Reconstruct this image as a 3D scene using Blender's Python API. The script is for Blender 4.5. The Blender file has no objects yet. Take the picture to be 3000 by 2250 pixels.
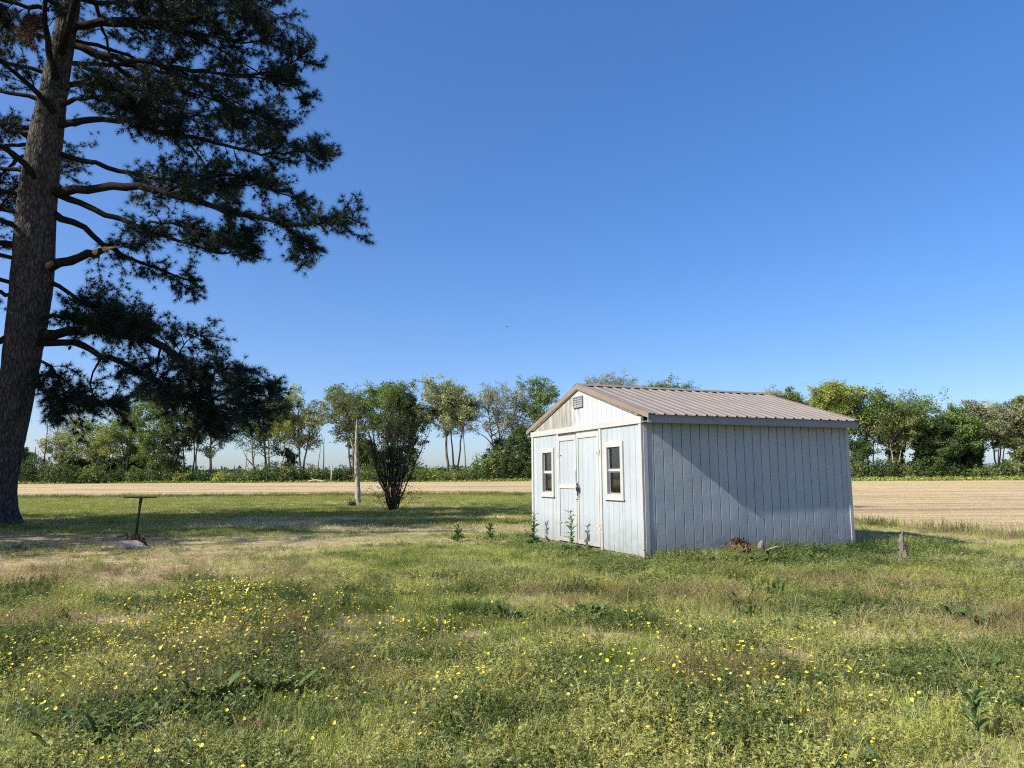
import bpy, math, random
import numpy as np
from mathutils import Vector, Matrix

R = np.random.default_rng(11)
random.seed(5)
scene = bpy.context.scene
COL = scene.collection

# ------------------------------------------------------------------ camera
CAM_H, PITCH, ROLL, FPX = 1.5, 0.1301, 0.0054, 2080.0        # focal length in pixels of a 3000 px wide frame
_c, _s = math.cos(PITCH), math.sin(PITCH)
_fw, _up, _rt = Vector((0, _c, _s)), Vector((0, -_s, _c)), Vector((1, 0, 0))
_rt2 = _rt * math.cos(ROLL) - _up * math.sin(ROLL)
_up2 = _rt * math.sin(ROLL) + _up * math.cos(ROLL)
cam_data = bpy.data.cameras.new('camera')
cam = bpy.data.objects.new('camera', cam_data)
COL.objects.link(cam)
_m = Matrix((_rt2, _up2, -_fw)).transposed().to_4x4()
_m.translation = (0, 0, CAM_H)
cam.matrix_world = _m
cam_data.sensor_width = 36
cam_data.lens = FPX / 3000 * 36
cam_data.clip_start = 0.05
cam_data.clip_end = 9000
scene.camera = cam

# ------------------------------------------------------------------ sky and sun
YAW = 0.3894                                   # direction of the shed's long wall
SUN_AZ = YAW + 0.107                          # the light travels almost along that wall
SUN_EL = math.atan(0.689)
sun_v = Vector((math.cos(SUN_EL) * math.cos(SUN_AZ), math.cos(SUN_EL) * math.sin(SUN_AZ), -math.sin(SUN_EL)))
world = bpy.data.worlds.new('World')
scene.world = world
world.use_nodes = True
wn = world.node_tree
bg = wn.nodes['Background']
sky = wn.nodes.new('ShaderNodeTexSky')
sky.sky_type = 'NISHITA'
sky.sun_disc = False
sky.sun_elevation = SUN_EL
sky.sun_rotation = math.atan2(-sun_v.x, -sun_v.y) % (2 * math.pi)
sky.altitude = 0
sky.air_density = 0.7
sky.dust_density = 1.5
sky.ozone_density = 3.0
sky_g = wn.nodes.new('ShaderNodeGamma'); sky_g.inputs['Gamma'].default_value = 0.7       # the camera's softened contrast of the sky
sky_h = wn.nodes.new('ShaderNodeHueSaturation')
sky_h.inputs['Saturation'].default_value = 1.5
sky_h.inputs['Value'].default_value = 1.66
sky_h.inputs['Hue'].default_value = 0.511
wn.links.new(sky.outputs['Color'], sky_g.inputs['Color'])
wn.links.new(sky_g.outputs['Color'], sky_h.inputs['Color'])
wn.links.new(sky_h.outputs['Color'], bg.inputs['Color'])
bg.inputs['Strength'].default_value = 0.12
sun_d = bpy.data.lights.new('sun', 'SUN')
sun_d.energy = 5.0
sun_d.angle = math.radians(0.53)
sun_d.color = (1.0, 0.935, 0.84)
sun = bpy.data.objects.new('sun', sun_d)
COL.objects.link(sun)
sun.rotation_euler = sun_v.to_track_quat('-Z', 'Y').to_euler()
sun.location = (-20, -10, 30)
vs = scene.view_settings
vs.view_transform = 'Standard'
vs.look = 'None'
vs.exposure = 0.75
vs.gamma = 1.0
vs.use_curve_mapping = False
scene.cycles.max_bounces = 6
scene.cycles.diffuse_bounces = 3
scene.cycles.glossy_bounces = 2
scene.cycles.transmission_bounces = 5
scene.cycles.caustics_reflective = False
scene.cycles.caustics_refractive = False
scene.cycles.use_denoising = False
scene.cycles.use_adaptive_sampling = True
scene.cycles.adaptive_threshold = 0.015
scene.cycles.filter_width = 1.15

# ------------------------------------------------------------------ helpers
DPX = 3000 / 2212.0


def pix(dx, dy, Y):
    """world point at depth Y seen at (dx, dy) of the 2212 px wide view"""
    u2 = dx * DPX - 1500
    v2 = 1125 - dy * DPX
    u = (u2 * math.cos(ROLL) + v2 * math.sin(ROLL)) / FPX
    v = (-u2 * math.sin(ROLL) + v2 * math.cos(ROLL)) / FPX
    d = _fw + _rt * u + _up * v
    return Vector((0, 0, CAM_H)) + d * (Y / d.y)


def sstep(a, b, x):
    t = np.clip((np.asarray(x, float) - a) / (b - a), 0, 1)
    return t * t * (3 - 2 * t)


def vnoise(x, y, seed=0):
    x = np.asarray(x, float); y = np.asarray(y, float)
    ix = np.floor(x); iy = np.floor(y)
    fx = x - ix; fy = y - iy
    fx = fx * fx * (3 - 2 * fx); fy = fy * fy * (3 - 2 * fy)

    def h(a, b):
        v = np.sin(a * 127.1 + b * 311.7 + seed * 74.7) * 43758.5453
        return v - np.floor(v)
    return (h(ix, iy) * (1 - fx) + h(ix + 1, iy) * fx) * (1 - fy) + (h(ix, iy + 1) * (1 - fx) + h(ix + 1, iy + 1) * fx) * fy


def fbm(x, y, seed=0, oct=3):
    s = 0; a = 0.5; t = 0
    for k in range(oct):
        s = s + a * vnoise(x * 2 ** k, y * 2 ** k, seed + k); t += a; a *= 0.5
    return s / t


def gz(x, y):
    """height of the ground"""
    x = np.asarray(x, float); y = np.asarray(y, float)
    z = 0.55 * sstep(45, 140, y)
    z = z + (fbm(x * 0.8, y * 0.8, 3) - 0.5) * 0.06 * (1 - sstep(20, 45, y))
    d = np.hypot(x + 16.1, y - 22.4)
    return z + 0.12 * np.exp(-(d / 2.2) ** 2)


def gzf(x, y):
    return float(gz(x, y))


def tag(o, label=None, cat=None, group=None, kind=None):
    if label: o['label'] = label
    if cat: o['category'] = cat
    if group: o['group'] = group
    if kind: o['kind'] = kind
    return o


def empty(name, loc=(0, 0, 0), rz=0.0, parent=None):
    o = bpy.data.objects.new(name, None)
    o.empty_display_size = 0.2
    COL.objects.link(o)
    o.location = loc
    o.rotation_euler = (0, 0, rz)
    if parent: o.parent = parent
    return o


def obj(name, me, mat=None, parent=None, loc=None, rot=None, scale=None):
    o = bpy.data.objects.new(name, me)
    COL.objects.link(o)
    if mat is not None and len(me.materials) == 0: me.materials.append(mat)
    if parent is not None: o.parent = parent
    if loc is not None: o.location = loc
    if rot is not None: o.rotation_euler = rot
    if scale is not None: o.scale = (scale,) * 3 if np.isscalar(scale) else scale
    return o


class MB:
    """collects vertices and faces"""
    def __init__(s):
        s.V = []; s.F = []; s.n = 0; s.T = []

    def add(s, v, f, tint=None):
        v = np.asarray(v, float).reshape(-1, 3)
        s.V.append(v)
        for q in f: s.F.append([int(i) + s.n for i in q])
        s.n += len(v)
        return s

    def box(s, x0, x1, y0, y1, z0, z1):
        v = [(x, y, z) for x in (x0, x1) for y in (y0, y1) for z in (z0, z1)]
        return s.add(v, [(0, 1, 3, 2), (4, 6, 7, 5), (0, 4, 5, 1), (2, 3, 7, 6), (0, 2, 6, 4), (1, 5, 7, 3)])

    def tube(s, P, rad, k=6, cap=True, jit=0.0):
        P = np.asarray(P, float); n = len(P)
        rad = np.broadcast_to(np.asarray(rad, float), (n,))
        T = np.gradient(P, axis=0)
        T /= np.linalg.norm(T, axis=1)[:, None] + 1e-9
        a = np.array([0, 0, 1.0]) if abs(T[0, 2]) < 0.9 else np.array([1.0, 0, 0])
        th = np.arange(k) * 2 * math.pi / k
        V = []
        N = None
        for i in range(n):
            if N is None: N = np.cross(T[i], a)
            else: N = N - T[i] * (N @ T[i])
            N = N / (np.linalg.norm(N) + 1e-9)
            B = np.cross(T[i], N)
            r = rad[i] * (1 + (R.uniform(-jit, jit, k) if jit else 0))
            V.append(P[i] + (np.cos(th) * r)[:, None] * N + (np.sin(th) * r)[:, None] * B)
        F = []
        for i in range(n - 1):
            for j in range(k):
                j2 = (j + 1) % k
                F.append((i * k + j, i * k + j2, (i + 1) * k + j2, (i + 1) * k + j))
        if cap:
            F.append(tuple(range(k - 1, -1, -1)))
            F.append(tuple((n - 1) * k + j for j in range(k)))
        return s.add(np.concatenate(V), F)

    def mesh(s, name, mat=None, smooth=False):
        me = bpy.data.meshes.new(name)
        me.from_pydata(np.concatenate(s.V).tolist() if s.V else [], [], s.F)
        if smooth: me.polygons.foreach_set('use_smooth', [True] * len(me.polygons))
        if mat: me.materials.append(mat)
        me.update()
        return me

    def build(s, name, mat=None, parent=None, smooth=False, **kw):
        return obj(name, s.mesh(name, mat, smooth), None, parent, **kw)


def tri_mesh(name, V, F, mat=None, tint=None, smooth=False):
    """fast mesh from arrays: V (n,3), F (m,3 or 4), tint per face"""
    me = bpy.data.meshes.new(name)
    V = np.ascontiguousarray(V, np.float32); F = np.ascontiguousarray(F, np.int32)
    k = F.shape[1]; m = len(F)
    me.vertices.add(len(V)); me.vertices.foreach_set('co', V.ravel())
    me.loops.add(m * k); me.loops.foreach_set('vertex_index', F.ravel())
    me.polygons.add(m)
    me.polygons.foreach_set('loop_start', np.arange(0, m * k, k, dtype=np.int32))
    me.update(calc_edges=True)
    if tint is not None:
        a = me.attributes.new('tint', 'FLOAT', 'FACE'); a.data.foreach_set('value', np.asarray(tint, np.float32))
    if smooth: me.polygons.foreach_set('use_smooth', np.ones(m, bool))
    if mat: me.materials.append(mat)
    return me


def unit(v):
    v = np.asarray(v, float)
    return v / (np.linalg.norm(v, axis=-1, keepdims=True) + 1e-9)


def catmull(P, n):
    P = np.asarray(P, float)
    Q = np.vstack([2 * P[0] - P[1], P, 2 * P[-1] - P[-2]])
    out = []
    ts = np.linspace(0, len(P) - 1, n)
    for t in ts:
        i = min(int(t), len(P) - 2); u = t - i
        p0, p1, p2, p3 = Q[i:i + 4]
        out.append(0.5 * ((2 * p1) + (-p0 + p2) * u + (2 * p0 - 5 * p1 + 4 * p2 - p3) * u * u + (-p0 + 3 * p1 - 3 * p2 + p3) * u ** 3))
    return np.array(out)


def child_copy(o, parent):
    c = o.copy(); COL.objects.link(c); c.parent = parent
    return c


# ------------------------------------------------------------------ materials
def new_mat(name, rough=0.8, spec=0.25):
    m = bpy.data.materials.new(name)
    m.use_nodes = True
    nt = m.node_tree
    b = nt.nodes['Principled BSDF']
    b.inputs['Roughness'].default_value = rough
    b.inputs['Specular IOR Level'].default_value = spec
    return m, nt, b


def ramp(nt, fac, stops):
    r = nt.nodes.new('ShaderNodeValToRGB')
    e = r.color_ramp.elements
    while len(e) < len(stops): e.new(0.5)
    for i, (p, c) in enumerate(stops):
        e[i].position = p; e[i].color = (*c, 1)
    nt.links.new(fac, r.inputs['Fac'])
    return r.outputs['Color']


def coords(nt, scale=(1, 1, 1), space='Object'):
    if space == 'World':
        g = nt.nodes.new('ShaderNodeNewGeometry'); out = g.outputs['Position']
    else:
        t = nt.nodes.new('ShaderNodeTexCoord'); out = t.outputs[space]
    mp = nt.nodes.new('ShaderNodeMapping')
    mp.inputs['Scale'].default_value = scale
    nt.links.new(out, mp.inputs['Vector'])
    return mp.outputs['Vector']


def noise(nt, vec, scale=1.0, detail=4.0, rough=0.55):
    n = nt.nodes.new('ShaderNodeTexNoise')
    n.inputs['Scale'].default_value = scale
    n.inputs['Detail'].default_value = detail
    n.inputs['Roughness'].default_value = rough
    nt.links.new(vec, n.inputs['Vector'])
    return n.outputs['Fac']


def mixc(nt, fac, a, b, mode='MIX'):
    n = nt.nodes.new('ShaderNodeMix')
    n.data_type = 'RGBA'; n.blend_type = mode
    for s, v in ((n.inputs[0], fac), (n.inputs[6], a), (n.inputs[7], b)):
        if hasattr(v, 'links'): nt.links.new(v, s)
        else: s.default_value = v if np.isscalar(v) else (*v, 1)
    return n.outputs[2]


def bump(nt, b, h, strength=0.5, dist=0.01):
    n = nt.nodes.new('ShaderNodeBump')
    n.inputs['Strength'].default_value = strength
    n.inputs['Distance'].default_value = dist
    nt.links.new(h, n.inputs['Height'])
    nt.links.new(n.outputs['Normal'], b.inputs['Normal'])


def link(nt, a, b):
    nt.links.new(a, b)


def simple(name, stops, scale=(4, 4, 4), rough=0.8, spec=0.25, bs=0.3, bd=0.01, space='Object', nscale=1.0, detail=4):
    m, nt, b = new_mat(name, rough, spec)
    f = noise(nt, coords(nt, scale, space), nscale, detail)
    link(nt, ramp(nt, f, stops), b.inputs['Base Color'])
    if bs: bump(nt, b, f, bs, bd)
    return m


def leafy(name, stops, transl=0.35, attr='tint', atype='GEOMETRY', rough=0.6, spec=0.2, rnd=0.0):
    """leaf shader: reflects and lets some light through; colour from the leaf's own tint"""
    m, nt, b = new_mat(name, rough, spec)
    a = nt.nodes.new('ShaderNodeAttribute'); a.attribute_name = attr; a.attribute_type = atype
    col = ramp(nt, a.outputs['Fac'], stops) if stops else a.outputs['Color']
    link(nt, col, b.inputs['Base Color'])
    if transl:
        t = nt.nodes.new('ShaderNodeBsdfTranslucent'); link(nt, col, t.inputs['Color'])
        mx = nt.nodes.new('ShaderNodeMixShader'); mx.inputs[0].default_value = transl
        out = nt.nodes['Material Output']
        link(nt, b.outputs[0], mx.inputs[1]); link(nt, t.outputs[0], mx.inputs[2]); link(nt, mx.outputs[0], out.inputs['Surface'])
    return m


def siding_mat(name, c0, c1, dirt, rough=0.62):
    m, nt, b = new_mat(name, rough, 0.3)
    v = coords(nt, (1, 1, 1), 'World')
    big = noise(nt, v, 2.2, 4)
    col = ramp(nt, big, [(0.3, c0), (0.7, c1)])
    st = noise(nt, coords(nt, (14, 14, 1.1), 'World'), 1.0, 4)
    fac = ramp(nt, st, [(0.60, (0, 0, 0)), (0.8, (0.3, 0.3, 0.3))])
    col = mixc(nt, fac, col, dirt)
    sepz = nt.nodes.new('ShaderNodeSeparateXYZ'); link(nt, v, sepz.inputs[0])
    splash = nt.nodes.new('ShaderNodeMapRange'); splash.inputs[1].default_value = 0.75; splash.inputs[2].default_value = 0.1; splash.inputs[4].default_value = 1.6
    link(nt, sepz.outputs['Z'], splash.inputs[0])
    sp2 = nt.nodes.new('ShaderNodeMath'); sp2.operation = 'MULTIPLY'
    link(nt, splash.outputs[0], sp2.inputs[0]); link(nt, noise(nt, v, 9, 5), sp2.inputs[1])
    col = mixc(nt, sp2.outputs[0], col, dirt)
    oi = nt.nodes.new('ShaderNodeObjectInfo')
    col = mixc(nt, 1.0, col, ramp(nt, oi.outputs['Random'], [(0.0, (0.92, 0.92, 0.925)), (1.0, (1.0, 1.0, 0.995))]), 'MULTIPLY')
    link(nt, col, b.inputs['Base Color'])
    saw = noise(nt, coords(nt, (5, 5, 95), 'World'), 1.0, 2)
    soft = noise(nt, v, 6.5, 3)
    mm = nt.nodes.new('ShaderNodeMath'); mm.operation = 'MULTIPLY_ADD'
    link(nt, saw, mm.inputs[0]); mm.inputs[1].default_value = 0.22; link(nt, soft, mm.inputs[2])
    bump(nt, b, mm.outputs[0], 0.6, 0.006)
    return m


MAT = {}
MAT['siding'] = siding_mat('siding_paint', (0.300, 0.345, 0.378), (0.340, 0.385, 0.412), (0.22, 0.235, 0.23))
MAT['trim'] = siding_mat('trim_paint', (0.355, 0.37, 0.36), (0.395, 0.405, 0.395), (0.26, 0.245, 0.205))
MAT['fascia'] = siding_mat('shaded_fascia_paint', (0.19, 0.215, 0.23), (0.22, 0.245, 0.26), (0.16, 0.17, 0.17))  # siding paint made darker, its shade put into the colour


def gable_mat():
    m, nt, b = new_mat('weathered_gable_paint', 0.75, 0.2)
    v = coords(nt, (1, 1, 1), 'Object')
    paint = ramp(nt, noise(nt, v, 2.5, 3), [(0.3, (0.33, 0.365, 0.385)), (0.7, (0.38, 0.41, 0.42))])
    bare = ramp(nt, noise(nt, coords(nt, (9, 9, 1.3)), 1, 4), [(0.25, (0.10, 0.095, 0.075)), (0.5, (0.25, 0.245, 0.215)), (0.75, (0.38, 0.385, 0.36))])
    sep = nt.nodes.new('ShaderNodeSeparateXYZ'); link(nt, v, sep.inputs[0])
    mr = nt.nodes.new('ShaderNodeMapRange')          # bare wood over the left half of the gable, paint over the right
    mr.inputs[1].default_value = 1.9; mr.inputs[2].default_value = 3.7
    link(nt, sep.outputs['Y'], mr.inputs[0])
    ad = nt.nodes.new('ShaderNodeMath'); ad.operation = 'ADD'
    link(nt, mr.outputs[0], ad.inputs[0]); link(nt, noise(nt, coords(nt, (7, 7, 3.0)), 1, 5, 0.65), ad.inputs[1])
    fac = ramp(nt, ad.outputs[0], [(0.80, (0, 0, 0)), (0.98, (1, 1, 1))])
    link(nt, mixc(nt, fac, paint, bare), b.inputs['Base Color'])
    bump(nt, b, ad.outputs[0], 0.3, 0.004)
    return m


MAT['gable'] = gable_mat()


def roof_mat():
    m, nt, b = new_mat('brown_roof_metal', 0.48, 0.4)
    f = noise(nt, coords(nt, (1.2, 1.2, 1.2)), 1.5, 5, 0.6)
    link(nt, ramp(nt, f, [(0.3, (0.188, 0.160, 0.136)), (0.7, (0.232, 0.200, 0.173))]), b.inputs['Base Color'])
    bump(nt, b, noise(nt, coords(nt, (1, 1, 1)), 5, 2), 0.15, 0.01)
    return m


MAT['roof'] = roof_mat()
MAT['rake'] = simple('brown_rake_trim', [(0.3, (0.185, 0.145, 0.112)), (0.7, (0.225, 0.180, 0.142))], (2, 2, 2), 0.45, 0.4, 0.1)
MAT['dark_wood'] = simple('dark_board_wood', [(0.3, (0.10, 0.09, 0.075)), (0.7, (0.22, 0.19, 0.15))], (12, 12, 2), 0.9, 0.1)  # plain dark wood colour
MAT['old_wood'] = simple('old_grey_wood', [(0.3, (0.10, 0.088, 0.072)), (0.7, (0.21, 0.19, 0.16))], (12, 12, 2), 0.9, 0.1)
MAT['black_iron'] = simple('black_iron', [(0.3, (0.010, 0.010, 0.011)), (0.7, (0.03, 0.025, 0.022))], (9, 9, 9), 0.55, 0.4)
MAT['hinge'] = simple('rusty_painted_hinge', [(0.35, (0.60, 0.60, 0.56)), (0.65, (0.22, 0.15, 0.10))], (30, 30, 30), 0.6, 0.3)
MAT['grey_metal'] = simple('grey_metal', [(0.3, (0.20, 0.205, 0.21)), (0.7, (0.30, 0.30, 0.31))], (15, 15, 15), 0.4, 0.5)
MAT['concrete'] = simple('concrete_block', [(0.3, (0.30, 0.24, 0.18)), (0.7, (0.46, 0.40, 0.32))], (8, 8, 8), 0.95, 0.1)
mg, nt, b = new_mat('window_glass', 0.03, 0.5)
b.inputs['Base Color'].default_value = (0.85, 0.88, 0.86, 1)
b.inputs['Transmission Weight'].default_value = 1.0
MAT['glass'] = mg
MAT['interior'] = simple('bare_stud_wall', [(0.3, (0.10, 0.08, 0.055)), (0.7, (0.17, 0.13, 0.09))], (3, 3, 3), 0.9, 0.1)


def bark_mat(name, cs, scale=(1, 1, 0.35), vs_=7.0, bs=0.9, bd=0.03):
    m, nt, b = new_mat(name, 0.92, 0.12)
    v = coords(nt, scale, 'World')
    vo = nt.nodes.new('ShaderNodeTexVoronoi'); vo.feature = 'DISTANCE_TO_EDGE'
    vo.inputs['Scale'].default_value = vs_
    wob = nt.nodes.new('ShaderNodeVectorMath'); wob.operation = 'MULTIPLY_ADD'
    nn = nt.nodes.new('ShaderNodeTexNoise'); nn.inputs['Scale'].default_value = 5; link(nt, v, nn.inputs['Vector'])
    link(nt, nn.outputs['Color'], wob.inputs[0]); wob.inputs[1].default_value = (0.12,) * 3; link(nt, v, wob.inputs[2])
    link(nt, wob.outputs[0], vo.inputs['Vector'])
    f = noise(nt, v, 9, 5, 0.7)
    ml = nt.nodes.new('ShaderNodeMath'); ml.operation = 'MULTIPLY_ADD'
    link(nt, vo.outputs['Distance'], ml.inputs[0]); ml.inputs[1].default_value = 1.6; link(nt, f, ml.inputs[2])
    link(nt, ramp(nt, ml.outputs[0], [(0.35, cs[0]), (0.6, cs[1]), (0.95, cs[2])]), b.inputs['Base Color'])
    bump(nt, b, ml.outputs[0], bs, bd)
    return m


MAT['pine_bark'] = bark_mat('pine_bark', [(0.017, 0.015, 0.013), (0.044, 0.040, 0.036), (0.108, 0.099, 0.089)], (1, 1, 0.30), 13.0)
MAT['limb_bark'] = simple('dark_limb_bark', [(0.3, (0.009, 0.008, 0.0075)), (0.7, (0.030, 0.026, 0.023))], (14, 14, 14), 0.95, 0.1, 0.6, 0.02)
MAT['split_wood'] = simple('fresh_split_wood', [(0.3, (0.34, 0.19, 0.09)), (0.7, (0.52, 0.33, 0.17))], (6, 6, 30), 0.85, 0.1)
MAT['cone'] = simple('pine_cone_scales', [(0.3, (0.02, 0.014, 0.01)), (0.7, (0.075, 0.05, 0.035))], (60, 60, 60), 0.9, 0.1)
MAT['needles'] = leafy('pine_needles', [(0.0, (0.008, 0.021, 0.017)), (0.6, (0.016, 0.036, 0.025)), (0.9, (0.042, 0.066, 0.030)), (1.0, (0.080, 0.085, 0.033))], 0.10, rough=0.5)
MAT['dead_needles'] = leafy('dead_pine_needles', [(0.0, (0.05, 0.03, 0.02)), (1.0, (0.14, 0.08, 0.05))], 0.1)
MAT['tree_bark'] = simple('hedgerow_tree_bark', [(0.3, (0.07, 0.06, 0.048)), (0.7, (0.17, 0.15, 0.12))], (1.5, 1.5, 0.5), 0.95, 0.1, 0.5, 0.05)
MAT['pale_bark'] = simple('pale_bark', [(0.3, (0.17, 0.15, 0.125)), (0.7, (0.30, 0.27, 0.23))], (1.5, 1.5, 0.5), 0.95, 0.1, 0.5, 0.05)


def snag_mat():
    m, nt, b = new_mat('weathered_snag_wood', 0.9, 0.1)
    f = noise(nt, coords(nt, (9, 9, 0.9)), 1.5, 5, 0.65)
    link(nt, ramp(nt, f, [(0.30, (0.07, 0.055, 0.045)), (0.45, (0.26, 0.225, 0.19)), (0.7, (0.46, 0.42, 0.37))]), b.inputs['Base Color'])
    bump(nt, b, f, 0.9, 0.04)
    return m


MAT['snag'] = snag_mat()
GREENS = {
    'yellow': [(0.0, (0.116, 0.155, 0.031)), (0.5, (0.240, 0.295, 0.059)), (1.0, (0.380, 0.419, 0.101))],
    'mid': [(0.0, (0.059, 0.105, 0.028)), (0.5, (0.132, 0.202, 0.050)), (1.0, (0.232, 0.302, 0.085))],
    'dark': [(0.0, (0.028, 0.056, 0.022)), (0.5, (0.065, 0.112, 0.034)), (1.0, (0.124, 0.178, 0.053))],
    'pale': [(0.0, (0.171, 0.209, 0.093)), (0.5, (0.287, 0.333, 0.147)), (1.0, (0.434, 0.465, 0.232))],
    'grey': [(0.0, (0.150, 0.165, 0.090)), (0.5, (0.250, 0.270, 0.150)), (1.0, (0.360, 0.370, 0.230))],
    'olive': [(0.0, (0.075, 0.105, 0.034)), (0.5, (0.150, 0.185, 0.058)), (1.0, (0.240, 0.270, 0.095))],
}
for k_, st_ in GREENS.items(): MAT['leaf_' + k_] = leafy('leaves_' + k_, st_, 0.35)
MAT['leaf_shrub'] = leafy('leaves_shrub', [(0.0, (0.030, 0.045, 0.016)), (0.5, (0.075, 0.100, 0.032)), (1.0, (0.15, 0.17, 0.06))], 0.35)
MAT['leaf_red'] = leafy('leaves_reddish', [(0.0, (0.09, 0.05, 0.025)), (1.0, (0.22, 0.12, 0.06))], 0.3)
MAT['dock'] = simple('dock_leaf', [(0.3, (0.040, 0.078, 0.022)), (0.7, (0.115, 0.165, 0.050))], (9, 9, 9), 0.7, 0.10, 0.4, 0.01)
MAT['thistle'] = simple('thistle_leaf', [(0.3, (0.050, 0.095, 0.028)), (0.7, (0.100, 0.160, 0.050))], (20, 20, 20), 0.6, 0.3, 0.2)
MAT['stalk'] = simple('weed_stalk', [(0.3, (0.07, 0.11, 0.035)), (0.7, (0.13, 0.17, 0.06))], (20, 20, 20), 0.7, 0.2, 0.0)
mp, nt, b = new_mat('buttercup_petal', 0.35, 0.5)
b.inputs['Base Color'].default_value = (0.72, 0.60, 0.06, 1)
link(nt, ramp(nt, noise(nt, coords(nt, (60, 60, 60)), 1, 2), [(0.3, (0.60, 0.46, 0.03)), (0.7, (0.76, 0.64, 0.08))]), b.inputs['Base Color'])
MAT['petal'] = mp
MAT['blade'] = leafy('grass_blade', None, 0.42, 'col', 'INSTANCER', 0.5, 0.3)
MAT['rot'] = simple('crumbling_rotten_wood', [(0.3, (0.035, 0.020, 0.013)), (0.5, (0.125, 0.068, 0.042)), (0.75, (0.27, 0.18, 0.115))], (16, 16, 16), 0.95, 0.05, 1.0, 0.04)
MAT['pale_wood'] = simple('bleached_wood', [(0.3, (0.20, 0.165, 0.12)), (0.7, (0.47, 0.42, 0.34))], (16, 16, 4), 0.9, 0.1, 0.7, 0.02)
MAT['stone'] = simple('pale_stone', [(0.3, (0.26, 0.235, 0.19)), (0.7, (0.42, 0.39, 0.33))], (5, 5, 5), 0.9, 0.1, 0.5, 0.02)
MAT['white_pipe'] = simple('white_plastic', [(0.3, (0.62, 0.61, 0.57)), (0.7, (0.74, 0.73, 0.70))], (5, 5, 5), 0.5, 0.4, 0.0)
MAT['bird'] = simple('dark_feather', [(0.3, (0.02, 0.02, 0.022)), (0.7, (0.05, 0.045, 0.04))], (9, 9, 9), 0.8, 0.2, 0.0)

# ------------------------------------------------------------------ shed footprint, field outline, ground zones
S_N = np.array([2.306, 12.602, 0.1117])
S_a = np.array([math.cos(YAW), math.sin(YAW)]); S_b = np.array([-math.sin(YAW), math.cos(YAW)])
S_W, S_L, S_H = 4.75, 4.86, 2.3227


def shed_ab(x, y):
    dx = np.asarray(x) - S_N[0]; dy = np.asarray(y) - S_N[1]
    return dx * S_a[0] + dy * S_a[1], dx * S_b[0] + dy * S_b[1]


def in_shed(x, y, m=0.0):
    a, b_ = shed_ab(x, y)
    return (a > -m) & (a < S_L + m) & (b_ > -m) & (b_ < S_W + m)


FX = [-400, -60, -4, 1.5, 4, 10.6, 12.4, 16, 22, 60, 400]
FN = [56, 57, 61, 59, 46, 22.5, 17.6, 9, -4, -60, -60]
FFX = [-400, -10, 30, 45, 60, 90, 400]
FF = [153, 151, 146, 134, 121, 118, 118]


def field_near(x):
    x = np.asarray(x, float)
    return np.interp(x, FX, FN) + (fbm(x * 0.5, x * 0 + 3.3, 21) - 0.5) * 4.0 * sstep(15, 45, np.interp(x, FX, FN)) + (vnoise(x * 2.5, x * 0, 22) - .5) * 1.0


def field_far(x):
    x = np.asarray(x, float)
    return np.interp(x, FFX, FF) + (fbm(x * 0.1, x * 0 + 1.3, 31) - 0.5) * 5


def dryness(x, y):
    x = np.asarray(x, float); y = np.asarray(y, float)
    n = fbm(x * 0.35, y * 0.6, 41); n2 = fbm(x * 1.3, y * 1.3, 42)
    fore = 0.46 + 1.9 * (n2 - 0.5) + 0.5 * (n - 0.5)
    tan = 1.08 - 0.35 * n2
    w_tan = sstep(8.8, 10.2, y + (n - .5) * 2.5) * (1 - sstep(-3.5, -0.8, x + (n - .5) * 3 + (y - 10) * -0.12))
    d = fore * (1 - w_tan) + tan * w_tan
    # shaded middle lawn: tan streaks between green
    st = fbm(x * 0.12, y * 0.75, 43)
    mid = sstep(15, 17, y)
    d = d * (1 - mid) + mid * np.clip((st - 0.38) * 3.4, 0.05, 0.95)
    # green ground before the shed front
    gshed = np.exp(-(((x + 1.4) / 2.6) ** 2 + ((y - 13.6) / 2.6) ** 2))
    d = d * (1 - 0.85 * gshed)
    far = sstep(26, 31, y)
    d = d * (1 - far) + far * (0.10 + 0.25 * (n > 0.62))
    right = sstep(5.0, 7.5, x - 0.25 * (y - 12)) * sstep(9.5, 12, y)
    d = d * (1 - right) + right * (0.62 + 0.4 * (n2 - .5))
    return np.clip(d, 0, 1)


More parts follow.
